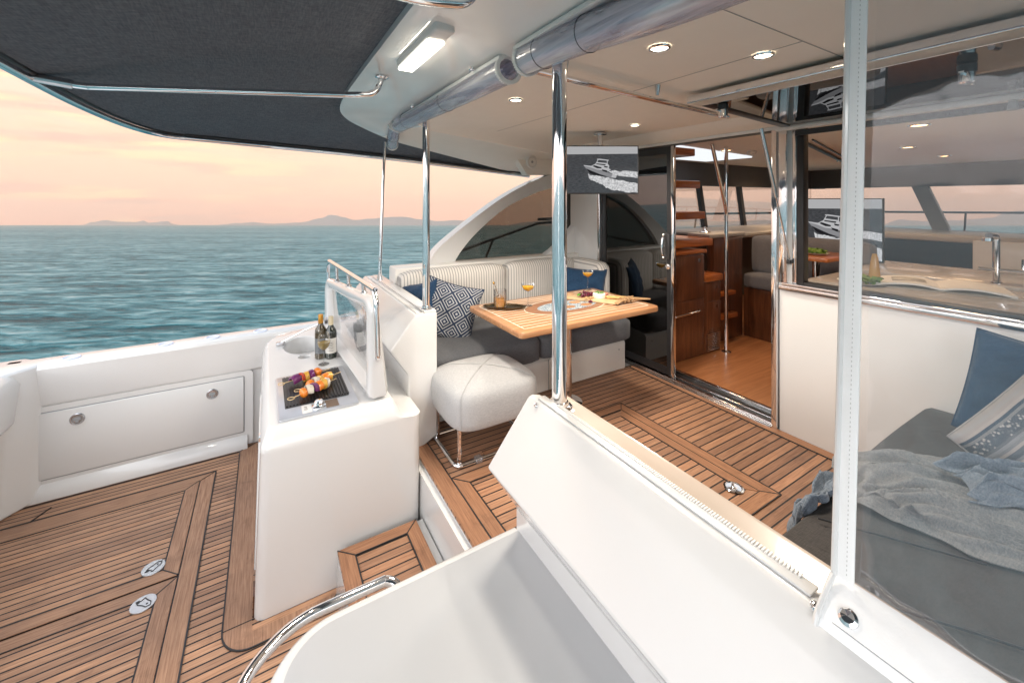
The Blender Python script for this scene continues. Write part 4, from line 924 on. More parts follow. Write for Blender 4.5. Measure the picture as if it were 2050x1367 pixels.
g = G(); g.tube([(.015, .01, .02), (-.03, .01, .145), (-.042, .01, .17)], .002, 8); g.ball((-.046, .01, .178), .010, 10); mk('spoon', g, plain('brass', (.45, .30, .10), .2, 1), t)
def coupe_glass(label, x, y):
    t = thing('coupe_glass', label, 'cocktail glass', (x, y, TZ), 'cocktail glasses of orange drink on the table')
    coupe(t, [(.0001, 0), (.034, .001), (.032, .003), (.006, .007), (.0035, .015), (.0035, .10), (.010, .108), (.035, .122), (.047, .145), (.049, .162)], [(.0001, .111), (.010, .110), (.034, .124), (.043, .142), (.0001, .143)], JUICE)
coupe_glass('stemmed coupe of orange drink nearest the mixing glass', 1.655, 2.53)
coupe_glass('stemmed coupe of orange drink behind the cheese board', 2.40, 2.725)
# cheese board
t = thing('cheese_board', 'pale wooden board carrying grapes, cheese and nuts', 'board', (2.20, 2.44, TZ), rz=R_(-58))
g = G(); g.prism(rrect(-.215, .215, -.10, .10, .02), 'z', 0, .016); mk('plank', g, wood('pale_board', srgb(200, 160, 112), srgb(232, 200, 158), 0), t, bevel=.004)
g = G(); g.lathe([(.034, 0), (.034, .0015), (.028, .0015), (.028, -.001), (.0001, -.001)], (-.19, .01, .0165), 24); mk('bowl_recess', g, TABLEW, t)
BX = lambda x, y, z=0: Matrix.Rotation(R_(-58), 4, 'Z') @ Vector((x, y, z)) + Vector((2.20, 2.44, TZ + .016))
GR = plain('red_grape', (.10, .006, .025), .2, coat=.6)
t = thing('grapes', 'bunch of dark red grapes piled on the cheese board', 'grapes', BX(-.055, .0)); rnd = random.Random(4)
for k in range(22):
    a = rnd.uniform(0, 6.28); r2 = .048 * math.sqrt(rnd.random()); g = G(); zz = .011 + .034 * rnd.random() * (1 - r2 / .06)
    g.ball((0, 0, 0), .0115, 10, (1, 1, 1.15)); o = mk('grape', g, GR, t); o.location = (r2 * math.cos(a) * 1.25, r2 * math.sin(a), zz)
g = G(); g.slab(lambda u, v: (-.085 + .05 * u, .03 * (v - .5) * math.sin(math.pi * min(1, u + .12)), .014 + .012 * math.sin(u * 3)), 8, 4, .0015); mk('leaf', g, plain('green_leaf', (.10, .26, .03), .5), t)
t = thing('cheese', 'round white soft cheese with green herbs on top', 'cheese', BX(.05, .0))
g = G(); g.lathe([(.0001, 0), (.044, 0), (.048, .004), (.048, .030), (.044, .035), (.0001, .036)], n=30); mk('rind', g, plain('white_rind', (.82, .78, .70), .7, bump=.4), t)
g = G(); rnd = random.Random(2)
for k in range(34):
    a = rnd.uniform(0, 6.28); r2 = .036 * math.sqrt(rnd.random()); g.slab(lambda u, v: (.016 * (u - .5), .006 * (v - .5), .002 * math.sin(u * 3)), 3, 2, .001, M=Matrix.Translation((r2 * math.cos(a), r2 * math.sin(a), .038 + .006 * rnd.random())) @ Matrix.Rotation(rnd.uniform(0, 6), 4, 'Z') @ Matrix.Rotation(rnd.uniform(-.6, .6), 4, 'Y'))
mk('herbs', g, plain('herb_green', (.09, .25, .03), .6), t)
t = thing('nuts', 'scattered pale nuts along the near edge of the board', 'nuts', BX(.0, -.065)); rnd = random.Random(9)
for k in range(18):
    g = G(); g.ball((0, 0, 0), .0075, 8, (1.2, .8, .8)); o = mk('nut', g, plain('nut', (.52, .33, .15), .6) if k == 0 else bpy.data.materials['nut'], t); o.location = (rnd.uniform(-.06, .07), rnd.uniform(-.012, .02), .006 + rnd.random() * .006); o.rotation_euler = (0, 0, rnd.uniform(0, 6))
t = thing('ham_slices', 'folded pink cured ham behind the cheese', 'ham', BX(.07, .05))
g = G()
for k in range(4): g.slab(lambda u, v: (.05 * (u - .5) + .014 * k - .02, .03 * (v - .5), .012 + .010 * math.sin(u * 7 + k) + .006 * math.sin(v * 6)), 10, 5, .002)
mk('slices', g, plain('cured_ham', (.62, .20, .14), .4, coat=.3), t)
for k in range(9):
    rnd = random.Random(k + 30); p = BX(.135 + .008 * k, .03 + rnd.uniform(-.03, .03), .006 + .004 * (k % 3)); a = R_(-48 + rnd.uniform(-14, 14))
    g = G(); L_ = .075; g.tube([(-L_ * math.cos(a), -L_ * math.sin(a), 0), (0, 0, .002), (L_ * math.cos(a), L_ * math.sin(a), .003)], .0042, 8)
    o = mk('breadstick', g, plain('breadstick_crust', (.60, .36, .13), .7) if k == 0 else bpy.data.materials['breadstick_crust']); o.location = p; tag(o, 'thin golden breadstick in the pile beside the cheese', 'breadstick', 'breadsticks beside the cheese')
t = thing('rope_knot', 'bundle of knotted beige cord at the near forward corner of the table', 'cord', (2.36, 2.215, TZ + .012))
ROPE = plain('jute_rope', (.42, .26, .13), .9, bump=1, bs=300)
g = G()
for k in range(7): g.tube(catm([(-.14, -.045 + .006 * k, 0), (-.07 + .01 * k, -.02 + .008 * k, .014), (.02, .0 + .006 * (k % 4), .008 + .006 * (k % 3)), (.12 + .01 * k, .035 - .010 * k, .004)], 5), .0055, 7)
g.tube([(-.075 + .004 * k, .030 * math.cos(k * .7), .012 + .020 * math.sin(k * .7)) for k in range(30)], .005, 7)
mk('strands', g, ROPE, t); t.rotation_euler = (0, 0, R_(-8))
g = G()
for (dx, dy) in ((0, 0), (.018, .005), (.008, -.013)): g.ball((dx, dy, .0105), .0095, 10)
t = thing('grapes', 'three loose dark grapes on the oval table inlay', 'grapes', (2.10, 2.365, TZ)); mk('loose_grapes', g, GR, t)

# ================================================================== BULKHEAD, DOOR, WINDOW
bk = thing('bulkhead', None, None, (2.9, 1.0, .46)); bk['kind'] = 'structure'; bk['label'] = 'white cabin bulkhead with doorway and galley window'
g = G(); g.box(2.86, 2.95, -1.6, 1.40, .44, 1.385); wpart(bk, 'lower_panel', g, WHITE, bevel=.006)
g = G(); g.box(2.862, 2.95, 1.325, 1.405, 1.3855, 2.52); wpart(bk, 'door_pillar', g, WHITE, bevel=.006)
g = G(); g.box(2.85, 2.95, 3.06, 3.52, .44, 2.52); wpart(bk, 'port_pillar', g, WHITE, bevel=.01)
g = G(); g.prism([(2.70, 2.52), (2.76, 2.455), (2.83, 2.425), (2.95, 2.425), (2.95, 2.52)], 'y', -1.6, 3.5); wpart(bk, 'header', g, LINER, bevel=.006)
g = G(); g.box(2.838, 2.93, -1.5, 3.05, 2.402, 2.4248); wpart(bk, 'header_trim', g, WPLAST, bevel=.004)
dr_ = thing('sliding_door', 'dark tinted sliding glass door standing half open with chrome handle', 'door', (2.86, 2.6, .46))
g = G(); g.box(2.872, 2.880, 2.235, 3.05, .50, 2.385); wpart(dr_, 'glass', g, TINT)
g = G(); g.box(2.862, 2.890, 2.205, 2.235, .48, 2.395); wpart(dr_, 'leading_edge', g, CHROME, bevel=.004)
g = G(); g.box(2.866, 2.888, 2.236, 2.275, .50, 2.39); g.box(2.866, 2.888, 2.99, 3.045, .50, 2.39); g.box(2.866, 2.888, 2.276, 2.989, 2.33, 2.39); g.box(2.866, 2.888, 2.276, 2.989, .50, .56); wpart(dr_, 'frame', g, BLACK)
g = G(); g.box(2.852, 2.862, 2.24, 2.282, 1.46, 1.67); hd = wpart(dr_, 'handle_plate', g, DARKM, bevel=.003)
g = G(); g.tube(fillet([(2.855, 2.285, 1.475), (2.825, 2.285, 1.485), (2.815, 2.285, 1.565), (2.825, 2.285, 1.645), (2.855, 2.285, 1.655)], .02), .009, 12); g.ball((2.835, 2.285, 1.66), .013, 10); g.ball((2.835, 2.285, 1.47), .013, 10); sub(hd, 'handle', g, CHROME)
g = G(); g.lathe([(.0001, .008), (.012, .007), (.022, .005), (.024, 0)], n=22, M=Matrix.Translation((2.862, 2.262, 1.395)) @ Matrix.Rotation(R_(-90), 4, 'Y')); wpart(dr_, 'lock', g, CHROME)
df = thing('door_frame', 'chrome door frame and track around the saloon doorway', 'door frame', (2.86, 2.2, .46))
g = G(); g.box(2.840, 2.93, 1.406, 1.44, .461, 2.40); wpart(df, 'jamb', g, CHROME, bevel=.004)
g = G(); g.box(2.832, 2.865, 3.0455, 3.075, .461, 2.40); wpart(df, 'jamb', g, CHROME, bevel=.004)
g = G(); g.box(2.853, 2.93, 1.4405, 3.045, 2.36 + .038, 2.4015); wpart(df, 'top_track', g, BLACK)
for (xa, xb, zt, m2) in ((2.828, 2.852, .468, STEEL), (2.856, 2.880, .484, CHROME), (2.918, 2.934, .486, CHROME), (3.020, 3.052, .492, CHROME)):
    g = G(); g.box(xa, xb, 1.4405, 3.045, .461, zt); wpart(df, 'sill_rail', g, m2, bevel=.003)
g = G(); g.box(2.881, 3.0195, 1.4405, 3.045, .455, .466); wpart(df, 'sill_groove', g, BLACK)
g = G(); g.box(2.935, 3.019, 1.4405, 3.045, .4665, .474); wpart(df, 'sill_step', g, DARKM, bevel=.003)
wf = thing('window_frame', 'chrome trimmed galley window opening above the white bulkhead', 'window frame', (2.86, .2, 1.4))
g = G(); g.box(2.840, 2.862, -1.5, 1.395, 1.372, 1.402); g.box(2.846, 2.862, -1.5, 1.38, 1.4025, 1.420); wpart(wf, 'sill_trim', g, CHROME, bevel=.004)
g = G(); g.box(2.845, 2.95, -1.5, 1.325, 1.3862, 1.399); wpart(wf, 'sill', g, CHROME)
g = G(); g.box(2.840, 2.862, 1.345, 1.395, 1.4205, 2.40); wpart(wf, 'jamb_trim', g, CHROME, bevel=.004)
g = G(); g.box(2.8625, 2.90, 1.30, 1.3245, 1.42, 2.40); wpart(wf, 'jamb_rail', g, CHROME, bevel=.003)
g = G(); g.box(2.866, 2.93, 1.262, 1.2995, 1.4005, 2.40); g.box(2.866, 2.93, -1.5, 1.2615, 1.4005, 1.437); wpart(wf, 'rubber_seal', g, BLACK, bevel=.003)
g = G(); g.box(2.80, 2.838, -1.5, 1.40, 2.385, 2.412); wpart(wf, 'hinge_bar', g, WPLAST, bevel=.006)
g = G(); g.box(2.845, 2.862, -1.5, 1.30, 2.35, 2.384); wpart(wf, 'head_seal', g, BLACK)
for y in (1.02, .42, -.2):
    g = G(); g.box(2.80, 2.835, y - .012, y + .012, 2.345, 2.384); g.tube([(2.815, y - .016, 2.352), (2.815, y + .016, 2.352)], .012, 12); wpart(wf, 'hinge_clamp', g, GREYP, bevel=.003)
fl = thing('window_flap', 'galley window pane hinged up flat under the ceiling, mirror dark with chrome edge', 'window', (2.3, .5, 2.42))
def fz(x): return 2.402 + (2.82 - x) * .048
def fbox(g, x0, x1, y0, y1, t0, t1):
    g.loft([[(x0, y0, fz(x0) + t0), (x1, y0, fz(x1) + t0), (x1, y0, fz(x1) + t1), (x0, y0, fz(x0) + t1)], [(x0, y1, fz(x0) + t0), (x1, y1, fz(x1) + t0), (x1, y1, fz(x1) + t1), (x0, y1, fz(x0) + t1)]])
g = G(); fbox(g, 1.97, 2.78, -1.5, 1.30, .006, .010); wpart(fl, 'glass', g, FLAPG)
g = G(); fbox(g, 1.875, 1.97, -1.5, 1.352, -.002, .016); wpart(fl, 'edge_rail', g, plain('champagne_metal', (.66, .61, .54), .4, .25), bevel=.003)
g = G(); fbox(g, 1.862, 1.874, -1.5, 1.356, -.004, .030); fbox(g, 1.9705, 1.978, -1.5, 1.30, -.002, .005); wpart(fl, 'bright_trim', g, CHROME, bevel=.002)
g = G(); fbox(g, 1.978, 2.79, 1.3005, 1.352, .0, .016); wpart(fl, 'end_rail', g, DARKM, bevel=.003)
for x, y in ((2.03, 1.265), (2.17, .43)):
    g = G(); z = fz(x); g.lathe([(.026, .002), (.026, -.022), (.024, -.026)], (x, y, z), 22); lt = wpart(fl, 'latch', g, BLACK)
    g = G(); g.lathe([(.022, -.026), (.022, -.060), (.018, -.066), (.0001, -.066)], (x, y, z), 22); g.tube([(x, y, z - .05), (x + .03, y - .01, z - .062)], .007, 10); g.box(x - .055, x - .018, y - .004, y + .010, z - .034, z - .028); sub(lt, 'knob', g, CHROME)
sg = thing('gas_strut', 'slim gas strut holding the raised window beside the doorway', 'strut', (2.75, 1.36, 2.0))
a, b = Vector((2.60, 1.375, 2.385)), Vector((2.855, 1.335, 1.575)); m_ = a.lerp(b, .52)
g = G(); g.tube([a, m_], .0105, 14); wpart(sg, 'cylinder', g, STEEL)
g = G(); g.tube([m_, b], .0045, 10); wpart(sg, 'rod', g, CHROME)
g = G(); g.box(b.x - .02, b.x + .03, b.y - .012, b.y + .012, b.z - .03, b.z - .005); wpart(sg, 'bracket', g, DARKM, bevel=.003)
# ceiling rail
cr_ = thing('ceiling_rail', 'chrome curtain rail under the headliner running towards the raised window', 'rail', (1.6, 1.35, 2.44))
g = G(); g.tube([(.90, 1.31, 2.445), (2.35, 1.43, 2.44)], .011, 12); g.tube([(.90, 1.335, 2.445), (2.35, 1.455, 2.44)], .006, 10); wpart(cr_, 'tube', g, CHROME)
for x, y in ((1.02, 1.30), (1.62, 1.35), (2.15, 1.40)):
    g = G(); g.tube([(x, y - .012, 2.50), (x, y - .008, 2.452)], [.014, .008], 12); wpart(cr_, 'hanger', g, STEEL)

# ------------------------------------------------------------------ television
def tvpic(t, w, h, z0, name='picture'):
    """a motor boat and its wake, drawn flat on the screen"""
    k = Mt('screen_sea') if 'screen_sea' not in bpy.data.materials else None
    if k:
        co = k.coord(); s = k.sep(co); nn = k.noise(k.coord(scale=(1, 1, 3.5)), 38, 4, .65)
        sea_ = k.ramp(nn, [(.32, (.018, .019, .021)), (.68, (.055, .057, .062))])
        e = k.n('ShaderNodeEmission'); k.l(sea_, e.inputs[0]); e.inputs[1].default_value = .85
        gl_ = k.n('ShaderNodeBsdfGlossy'); gl_.inputs['Roughness'].default_value = .08
        mm = k.n('ShaderNodeMixShader'); mm.inputs[0].default_value = .03; k.l(e.outputs[0], mm.inputs[1]); k.l(gl_.outputs[0], mm.inputs[2]); k.l(mm.outputs[0], k.o.inputs[0])
        for nm, c in (('screen_sky', (.34, .34, .345)), ('screen_hull', (.20, .20, .21)), ('screen_dark', (.012, .012, .014)), ('screen_light', (.38, .38, .39))):
            glow(nm, c, .68)
        k2 = Mt('screen_foam'); n2 = k2.noise(k2.coord(), 60, 5, .7); e2 = k2.n('ShaderNodeEmission'); k2.l(k2.ramp(n2, [(.3, (.20, .20, .20)), (.5, (.45, .45, .46)), (.7, (.75, .75, .75))]), e2.inputs[0]); e2.inputs[1].default_value = .68; k2.l(e2.outputs[0], k2.o.inputs[0])
    B = bpy.data.materials
    def X(u, v, d): return ((u - .5) * w, -d, z0 + (1 - v) * h)
    def poly(nm, pts, mat, d, par):
        g = G(); g.loft([[X(u, v, d - .0006) for u, v in pts], [X(u, v, d) for u, v in pts]]); return mk(nm, g, B[mat], par, flat=True)
    p = poly(name, [(0, 0), (1, 0), (1, 1), (0, 1)], 'screen_sea', .0010, t)
    poly('pictured_sky', [(0, 0), (1, 0), (1, .155), (0, .17)], 'screen_sky', .0018, p)
    rnd = random.Random(5)
    foam = [(.315, .58), (.36, .62), (.45, .635), (.54, .66), (.62, .69), (.66, .70), (.80, .73), (1, .80), (1, 1), (.86, .995), (.77, .96), (.68, .95), (.60, .905), (.55, .87), (.52, .82), (.46, .78), (.42, .76), (.36, .73), (.33, .69)]
    f2 = []
    for i, q in enumerate(foam):
        f2.append(q); nx = foam[(i + 1) % len(foam)]
        if not (q[0] == 1 and nx[0] == 1):
            for s_ in (.25, .5, .75): f2.append((q[0] + (nx[0] - q[0]) * s_ + rnd.uniform(-.008, .008), q[1] + (nx[1] - q[1]) * s_ + rnd.uniform(-.012, .012)))
    f2 = [(min(1, a), min(1, b)) for a, b in f2]
    poly('pictured_wake', f2, 'screen_foam', .0018, p)
    poly('pictured_wake', [(.60, .54), (.68, .51), (.76, .55), (.80, .52), (.90, .53), (1, .55), (1, .68), (.88, .655), (.76, .64), (.66, .60)], 'screen_foam', .0018, p)
    poly('pictured_hull', [(.255, .415), (.36, .455), (.44, .50), (.56, .55), (.655, .60), (.64, .68), (.50, .635), (.40, .61), (.33, .575), (.30, .50)], 'screen_hull', .0026, p)
    poly('pictured_hull_shade', [(.29, .475), (.37, .53), (.48, .60), (.60, .655), (.50, .637), (.40, .611), (.335, .577), (.305, .51)], 'screen_dark', .0032, p)
    poly('pictured_deck', [(.252, .40), (.36, .42), (.40, .385), (.42, .37), (.43, .335), (.58, .36), (.61, .42), (.60, .47), (.63, .50), (.60, .54), (.44, .50), (.35, .45), (.26, .418)], 'screen_light', .0034, p)
    poly('pictured_windows', [(.375, .425), (.40, .405), (.50, .45), (.50, .475), (.44, .47)], 'screen_dark', .0040, p)
    poly('pictured_windows', [(.43, .365), (.56, .385), (.55, .41), (.43, .385)], 'screen_dark', .0040, p)
    poly('pictured_windows', [(.535, .42), (.59, .435), (.58, .46), (.54, .45)], 'screen_dark', .0040, p)
    poly('pictured_windows', [(.50, .49), (.58, .52), (.57, .56), (.52, .53)], 'screen_dark', .0040, p)
    poly('pictured_roof', [(.435, .27), (.47, .265), (.60, .29), (.60, .31), (.44, .285)], 'screen_light', .0040, p)
    poly('pictured_mast', [(.45, .285), (.46, .285), (.44, .345), (.43, .34)], 'screen_light', .0036, p)
    poly('pictured_mast', [(.575, .305), (.585, .305), (.585, .37), (.575, .37)], 'screen_light', .0036, p)
    poly('pictured_platform', [(.65, .60), (.71, .62), (.70, .68), (.635, .67)], 'screen_light', .0040, p)
    return p
def television(label, loc, rz, w, h, stem):
    t = thing('television', label, 'television', loc, 'televisions showing a motor boat', rz)
    g = G(); g.box(-w / 2 - .008, w / 2 + .008, .0, .045, -.010, h + .008); mk('casing', g, BLACK, t, bevel=.004)
    tvpic(t, w, h, 0)
    if stem:
        g = G(); g.tube([(.0, .05, h - .02), (.0, .05, h + stem)], .022, 18); g.lathe([(.052, 0), (.052, .012)], (.0, .05, h + stem - .012), 24, cap=True); mk('ceiling_mount', g, STEEL, t)
    return t
# left edge (2.058,2.614), right edge (2.566,2.309)
television('flat television hanging from the ceiling beside the tall chrome post', (2.312, 2.462, 2.005), math.atan2(2.309 - 2.614, 2.566 - 2.058), .580, .370, .115)

# ================================================================== STARBOARD LOUNGE
lg = thing('starboard_lounge', 'dark taupe upholstered lounge behind the clear curtain', 'lounge', (1.9, -.2, .46))
g = G(); g.box(.96, 2.80, -1.4, .66, .461, .80); wpart(lg, 'base', g, CREAM, bevel=.01)
cushion(lg, 'seat_cushion', .945, 2.05, -1.4, .665, .79, .935, TAUPE, .045, .008)
cushion(lg, 'seat_cushion', 2.055, 2.845, -1.4, .70, .79, .945, TAUPE, .05, .01)
g = G(); g.tube([(1.18, .6, .944), (1.42, .25, .9485), (1.75, -.25, .9485)], .003, 6); g.tube([(1.5, .62, .944), (1.7, .3, .949)], .003, 6); wpart(lg, 'seam', g, BLACK)
pillow('dark blue cushion propped against the bulkhead behind the clear curtain', '', .48, .44, .15, NAVY, (2.69, .30, 1.13), (R_(-14), R_(10), R_(-80)), 'cushion', 'cushions on the cockpit seats', .04)
pillow('large cushion with blue grey floral stripes on the starboard lounge', '', .54, .52, .19, FLOR, (2.42, .175, 1.06), (R_(-34), R_(38), R_(-80)), 'cushion', 'cushions on the cockpit seats', .03)
from mathutils import noise as mn
def throw(label, mat, pts0, pts1, amp, seed, name='throw', fs=(5, 16)):
    """rumpled cloth between two edge curves: long wandering folds with finer creases"""
    A, B = catm(pts0, 10), catm(pts1, 10)
    def f(u, v):
        i = min(len(A) - 2, int(u * (len(A) - 1))); q = u * (len(A) - 1) - i
        p = A[i].lerp(A[i + 1], q).lerp(B[i].lerp(B[i + 1], q), v)
        w = mn.noise((u * 2.2 + seed, v * .8, seed)) * .35
        r1 = 1 - abs(mn.noise(((u * .9 + seed), (v + w) * fs[0], seed))) * 2.4; r2 = 1 - abs(mn.noise((u * 2.4, (v + w + u * .25) * fs[1] * .6, seed + 5))) * 2.2
        r3 = mn.noise((u * 14, v * 14, seed)); ed = min(1, min(u, 1 - u, v, 1 - v) * 9 + .15)
        e1 = mn.noise((u * 5, v * 5, seed + 9)) * .05
        return (p.x + e1, p.y + mn.noise((v * 6, u * 4, seed)) * .035, p.z + amp * ed * (max(0, r1) * .8 + max(0, r2) * .35 + r3 * .14))
    g = G(); g.slab(f, 130, 90, .0035); return solo(name, label, 'throw', g, mat, ang=80)
throw('pale grey linen throw rumpled across the lounge and trailing to the right', GREYT, [(1.80, .705, .945), (1.95, .70, .950), (2.12, .58, .955), (2.24, .34, .955), (2.2, .02, .955), (2.16, -.3, .955)], [(1.66, .58, .944), (1.68, .46, .946), (1.71, .34, .948), (1.78, .18, .948), (1.86, 0, .948), (1.9, -.4, .948)], .058, 3.3)
throw('blue grey denim throw hanging over the edge of the lounge', DENIM, [(1.50, .715, .76), (1.60, .745, .80), (1.70, .750, .83), (1.84, .735, .87)], [(1.53, .655, .944), (1.62, .630, .950), (1.74, .62, .950), (1.88, .64, .95)], .05, 8.1, fs=(3, 12))
throw('thin blue grey throw lying in front of the striped cushion', DENIM, [(2.02, .46, 1.03), (2.14, .30, 1.035), (2.20, .06, 1.035), (2.18, -.2, 1.03)], [(1.88, .36, 1.015), (1.97, .22, 1.02), (2.02, .02, 1.02), (2.04, -.2, 1.02)], .06, 12.7)

# ================================================================== CLEAR CURTAIN
cv = thing('clear_curtain', 'clear vinyl curtain panel hanging above the coaming at the right', 'curtain', (.85, .0, 1.2))
g = G(); g.grid(lambda u, v: (.835 + .012 * math.sin(u * 5 + 1) * math.sin(math.pi * v) + .004 * math.sin(v * 9), .300 - .022 * v - 1.7 * u, 1.285 + (2.50 - 1.285) * v), 40, 30); wpart(cv, 'vinyl', g, VINYL, ang=80)
def hem(y): return [(.8375, y, 1.312), (.800, y, 1.290), (.777, y, 1.274), (.769, y, 1.262), (.766, y, 1.264), (.775, y, 1.279), (.798, y, 1.295), (.8345, y, 1.318)]
HEMW = plain('white_hem_fabric', (.94, .93, .91), .35, coat=.3, bump=.3)
g = G(); g.loft([hem(y) for y in (.320, .30, -.2, -.8, -1.4)]); wpart(cv, 'bottom_hem', g, HEMW, bevel=.0008)
g = G(); ZB = ((1.318, .290, .3155), (1.6, .284, .309), (2.0, .277, .301), (2.50, .268, .292))
g.loft([[(.829, a, z), (.824, a, z), (.824, b, z), (.829, b, z)] for z, a, b in ZB]); zs = wpart(cv, 'zip_border', g, HEMW, bevel=.001)
g = G(); g.tube([(.764, .320, 1.262), (.774, .320, 1.280), (.797, .3195, 1.297), (.824, .317, 1.322), (.825, .310, 1.6), (.825, .302, 2.0), (.825, .293, 2.50)], .0048, 8); sub(zs, 'zip_piping', g, WHITE)
g = G()
for k in range(150): z = 1.33 + k * .0077; k2_ = .7; y = .295 - (z - 1.318) * .0195; g.box(.8232, .8239, y + .004, y + .0048, z, z + .003)
sub(zs, 'stitching', g, plain('pale_thread', (.55, .54, .52), .8))
g = G(); g.tube([(.774, .30 - k * .1, 1.2785) for k in range(17)], .0006, 4); wpart(cv, 'hem_stitching', g, GREYP)
g = G(); g.lathe([(.0135, 0), (.0130, .004), (.009, .0072), (.0001, .0085)], n=26, M=Matrix.Translation((.790, .2845, 1.2895)) @ Vector((-.55, 0, .83)).to_track_quat('Z', 'Y').to_matrix().to_4x4()); wpart(cv, 'snap_button', g, CHROME)

# ================================================================== SALOON
g = G(); g.box(3.053, 9.0, -1.6, 3.72, .40, .472); struct('saloon_floor', g, OAKF, 'light oak floor inside the saloon')
g = G(); g.box(2.95, 9.0, -1.6, 3.9, 2.47, 2.53); struct('saloon_ceiling', g, LINER, 'beige padded ceiling inside the saloon')
GREYW = plain('grey_padded_wall', (.10, .10, .105), .7); DASH = plain('pale_dash', (.42, .40, .38), .45)
sw = thing('saloon_walls', None, None, (6, 1, .47)); sw['kind'] = 'structure'; sw['label'] = 'saloon side walls with long windows'
g = G(); g.box(2.95, 9.0, 3.65, 3.75, .47, 1.52); g.box(2.95, 9.0, 3.60, 3.75, 2.15, 2.47); g.box(2.95, 3.3, 3.65, 3.75, 1.52, 2.15); wpart(sw, 'port_wall', g, GREYW)
g = G(); g.box(8.6, 8.7, -1.6, 3.9, .47, 1.50); g.box(8.45, 8.7, -1.6, 3.9, 2.15, 2.47); wpart(sw, 'front_wall', g, GREYW)
g = G(); g.box(2.95, 9.0, -1.7, -1.6, .40, 2.53); wpart(sw, 'starboard_wall', g, GREYW)
for x in (4.0, 5.35, 6.35, 7.6):
    g = G(); g.prism([(x + .10, 1.50), (x + .17, 1.50), (x + .02, 2.16), (x - .05, 2.16)], 'y', 3.66, 3.72); wpart(sw, 'mullion', g, DARKM)
PALEB = plain('pale_mullion', (.34, .37, .41), .5)
for y in (2.05, .4):
    g = G(); g.prism([(y - .02, 1.49), (y - .20, 1.49), (y + .04, 2.16), (y + .22, 2.16)], 'x', 8.5, 8.6); wpart(sw, 'mullion', g, PALEB)
g = G(); g.grid(lambda u, v: (3.3 + 5.4 * u, 3.70, 1.52 + .63 * v), 2, 2); g.grid(lambda u, v: (8.62, -1.6 + 5.3 * u, 1.50 + .65 * v), 2, 2); wpart(sw, 'glazing', g, SMOKE)
g = G(); g.box(4.6, 8.4, 2.75, 3.60, 1.50, 1.56); g.box(7.6, 8.6, -1.5, 3.6, 1.40, 1.50); wpart(sw, 'dashboard', g, DASH, bevel=.03)
g = G(); g.tube([(3.0, 4.35, 1.70), (6, 4.2, 1.72), (9, 3.0, 1.74), (10.6, 1.2, 1.74), (10.6, -2.0, 1.74)], .018, 10)
for x, y in ((4.2, 4.28), (5.9, 4.2), (7.4, 3.65), (9.0, 3.0), (9.9, 2.0), (10.6, .9), (10.6, -.4)): g.tube([(x, y, 1.2), (x + .12, y, 1.72)], .014, 8)
solo('bow_rail', 'thin dark bow rail seen through the saloon windows', 'rail', g, DARKM)
g = G(); g.prism([(3.0, 4.4), (6.2, 4.2), (9, 3.1), (10.8, 1.2), (10.9, -2.2), (8.72, -2.2), (8.72, 3.76), (3.0, 3.76)], 'z', .6, 1.25); struct('foredeck', g, WHITE, 'white foredeck outside the saloon windows')
def saloonlight(x, y, r=.04): downlight(x, y, 2.4695, 'small warm downlight in the saloon ceiling', 9, r, 'warm downlights in the saloon ceiling')
for i, (x, y, lb) in enumerate([(4.15, 2.55, 'warm saloon downlight above the chrome handrail'), (6.4, 3.05, 'warm saloon downlight nearest the dark window mullions'), (5.45, 1.48, 'warm saloon downlight in the middle of the galley ceiling'), (6.9, 1.55, 'warm saloon downlight nearest the bow in the galley ceiling'), (3.9, 1.0, 'warm saloon downlight close to the clear curtain border'), (6.6, 2.45, 'warm saloon downlight left of the curtain border')]):
    downlight(x, y, 2.4695, lb, 17, .045, 'warm downlights in the saloon ceiling')
g = G(); g.tube([(4.0, 1.77, 2.455), (8.4, 2.9, 2.455)], .018, 8); g.tube([(4.02, 1.70, 2.462), (8.42, 2.83, 2.462)], .008, 8); solo('ceiling_reflection_line', 'dark line modelled for a reflection across the saloon ceiling', 'track', g, DARKM)  # solid tubes added to stand for a dark reflected line
g = G(); g.lathe([(.045, 0), (.045, -.02), (.03, -.035), (.028, -.05), (.0001, -.055)], (3.55, 1.62, 2.47), 20); solo('smoke_alarm', 'small white smoke alarm seen through the galley window top left', 'alarm', g, WPLAST, 'white alarms on the saloon ceiling')
g = G(); g.lathe([(.045, 0), (.045, -.02), (.03, -.035), (.028, -.05), (.0001, -.055)], (4.45, 2.45, 2.47), 20); solo('smoke_alarm', 'small white smoke alarm seen through the open doorway', 'alarm', g, WPLAST, 'white alarms on the saloon ceiling')
g = G(); g.prism([(3.4, 2.55), (5.0, 2.75), (5.0, 3.35), (3.6, 3.35)], 'z', 2.452, 2.4695); solo('ceiling_panel', 'pale diffuser panel in the saloon ceiling over the stairs', 'panel', g, glow('skylight_panel', (.75, .78, .82), .7))
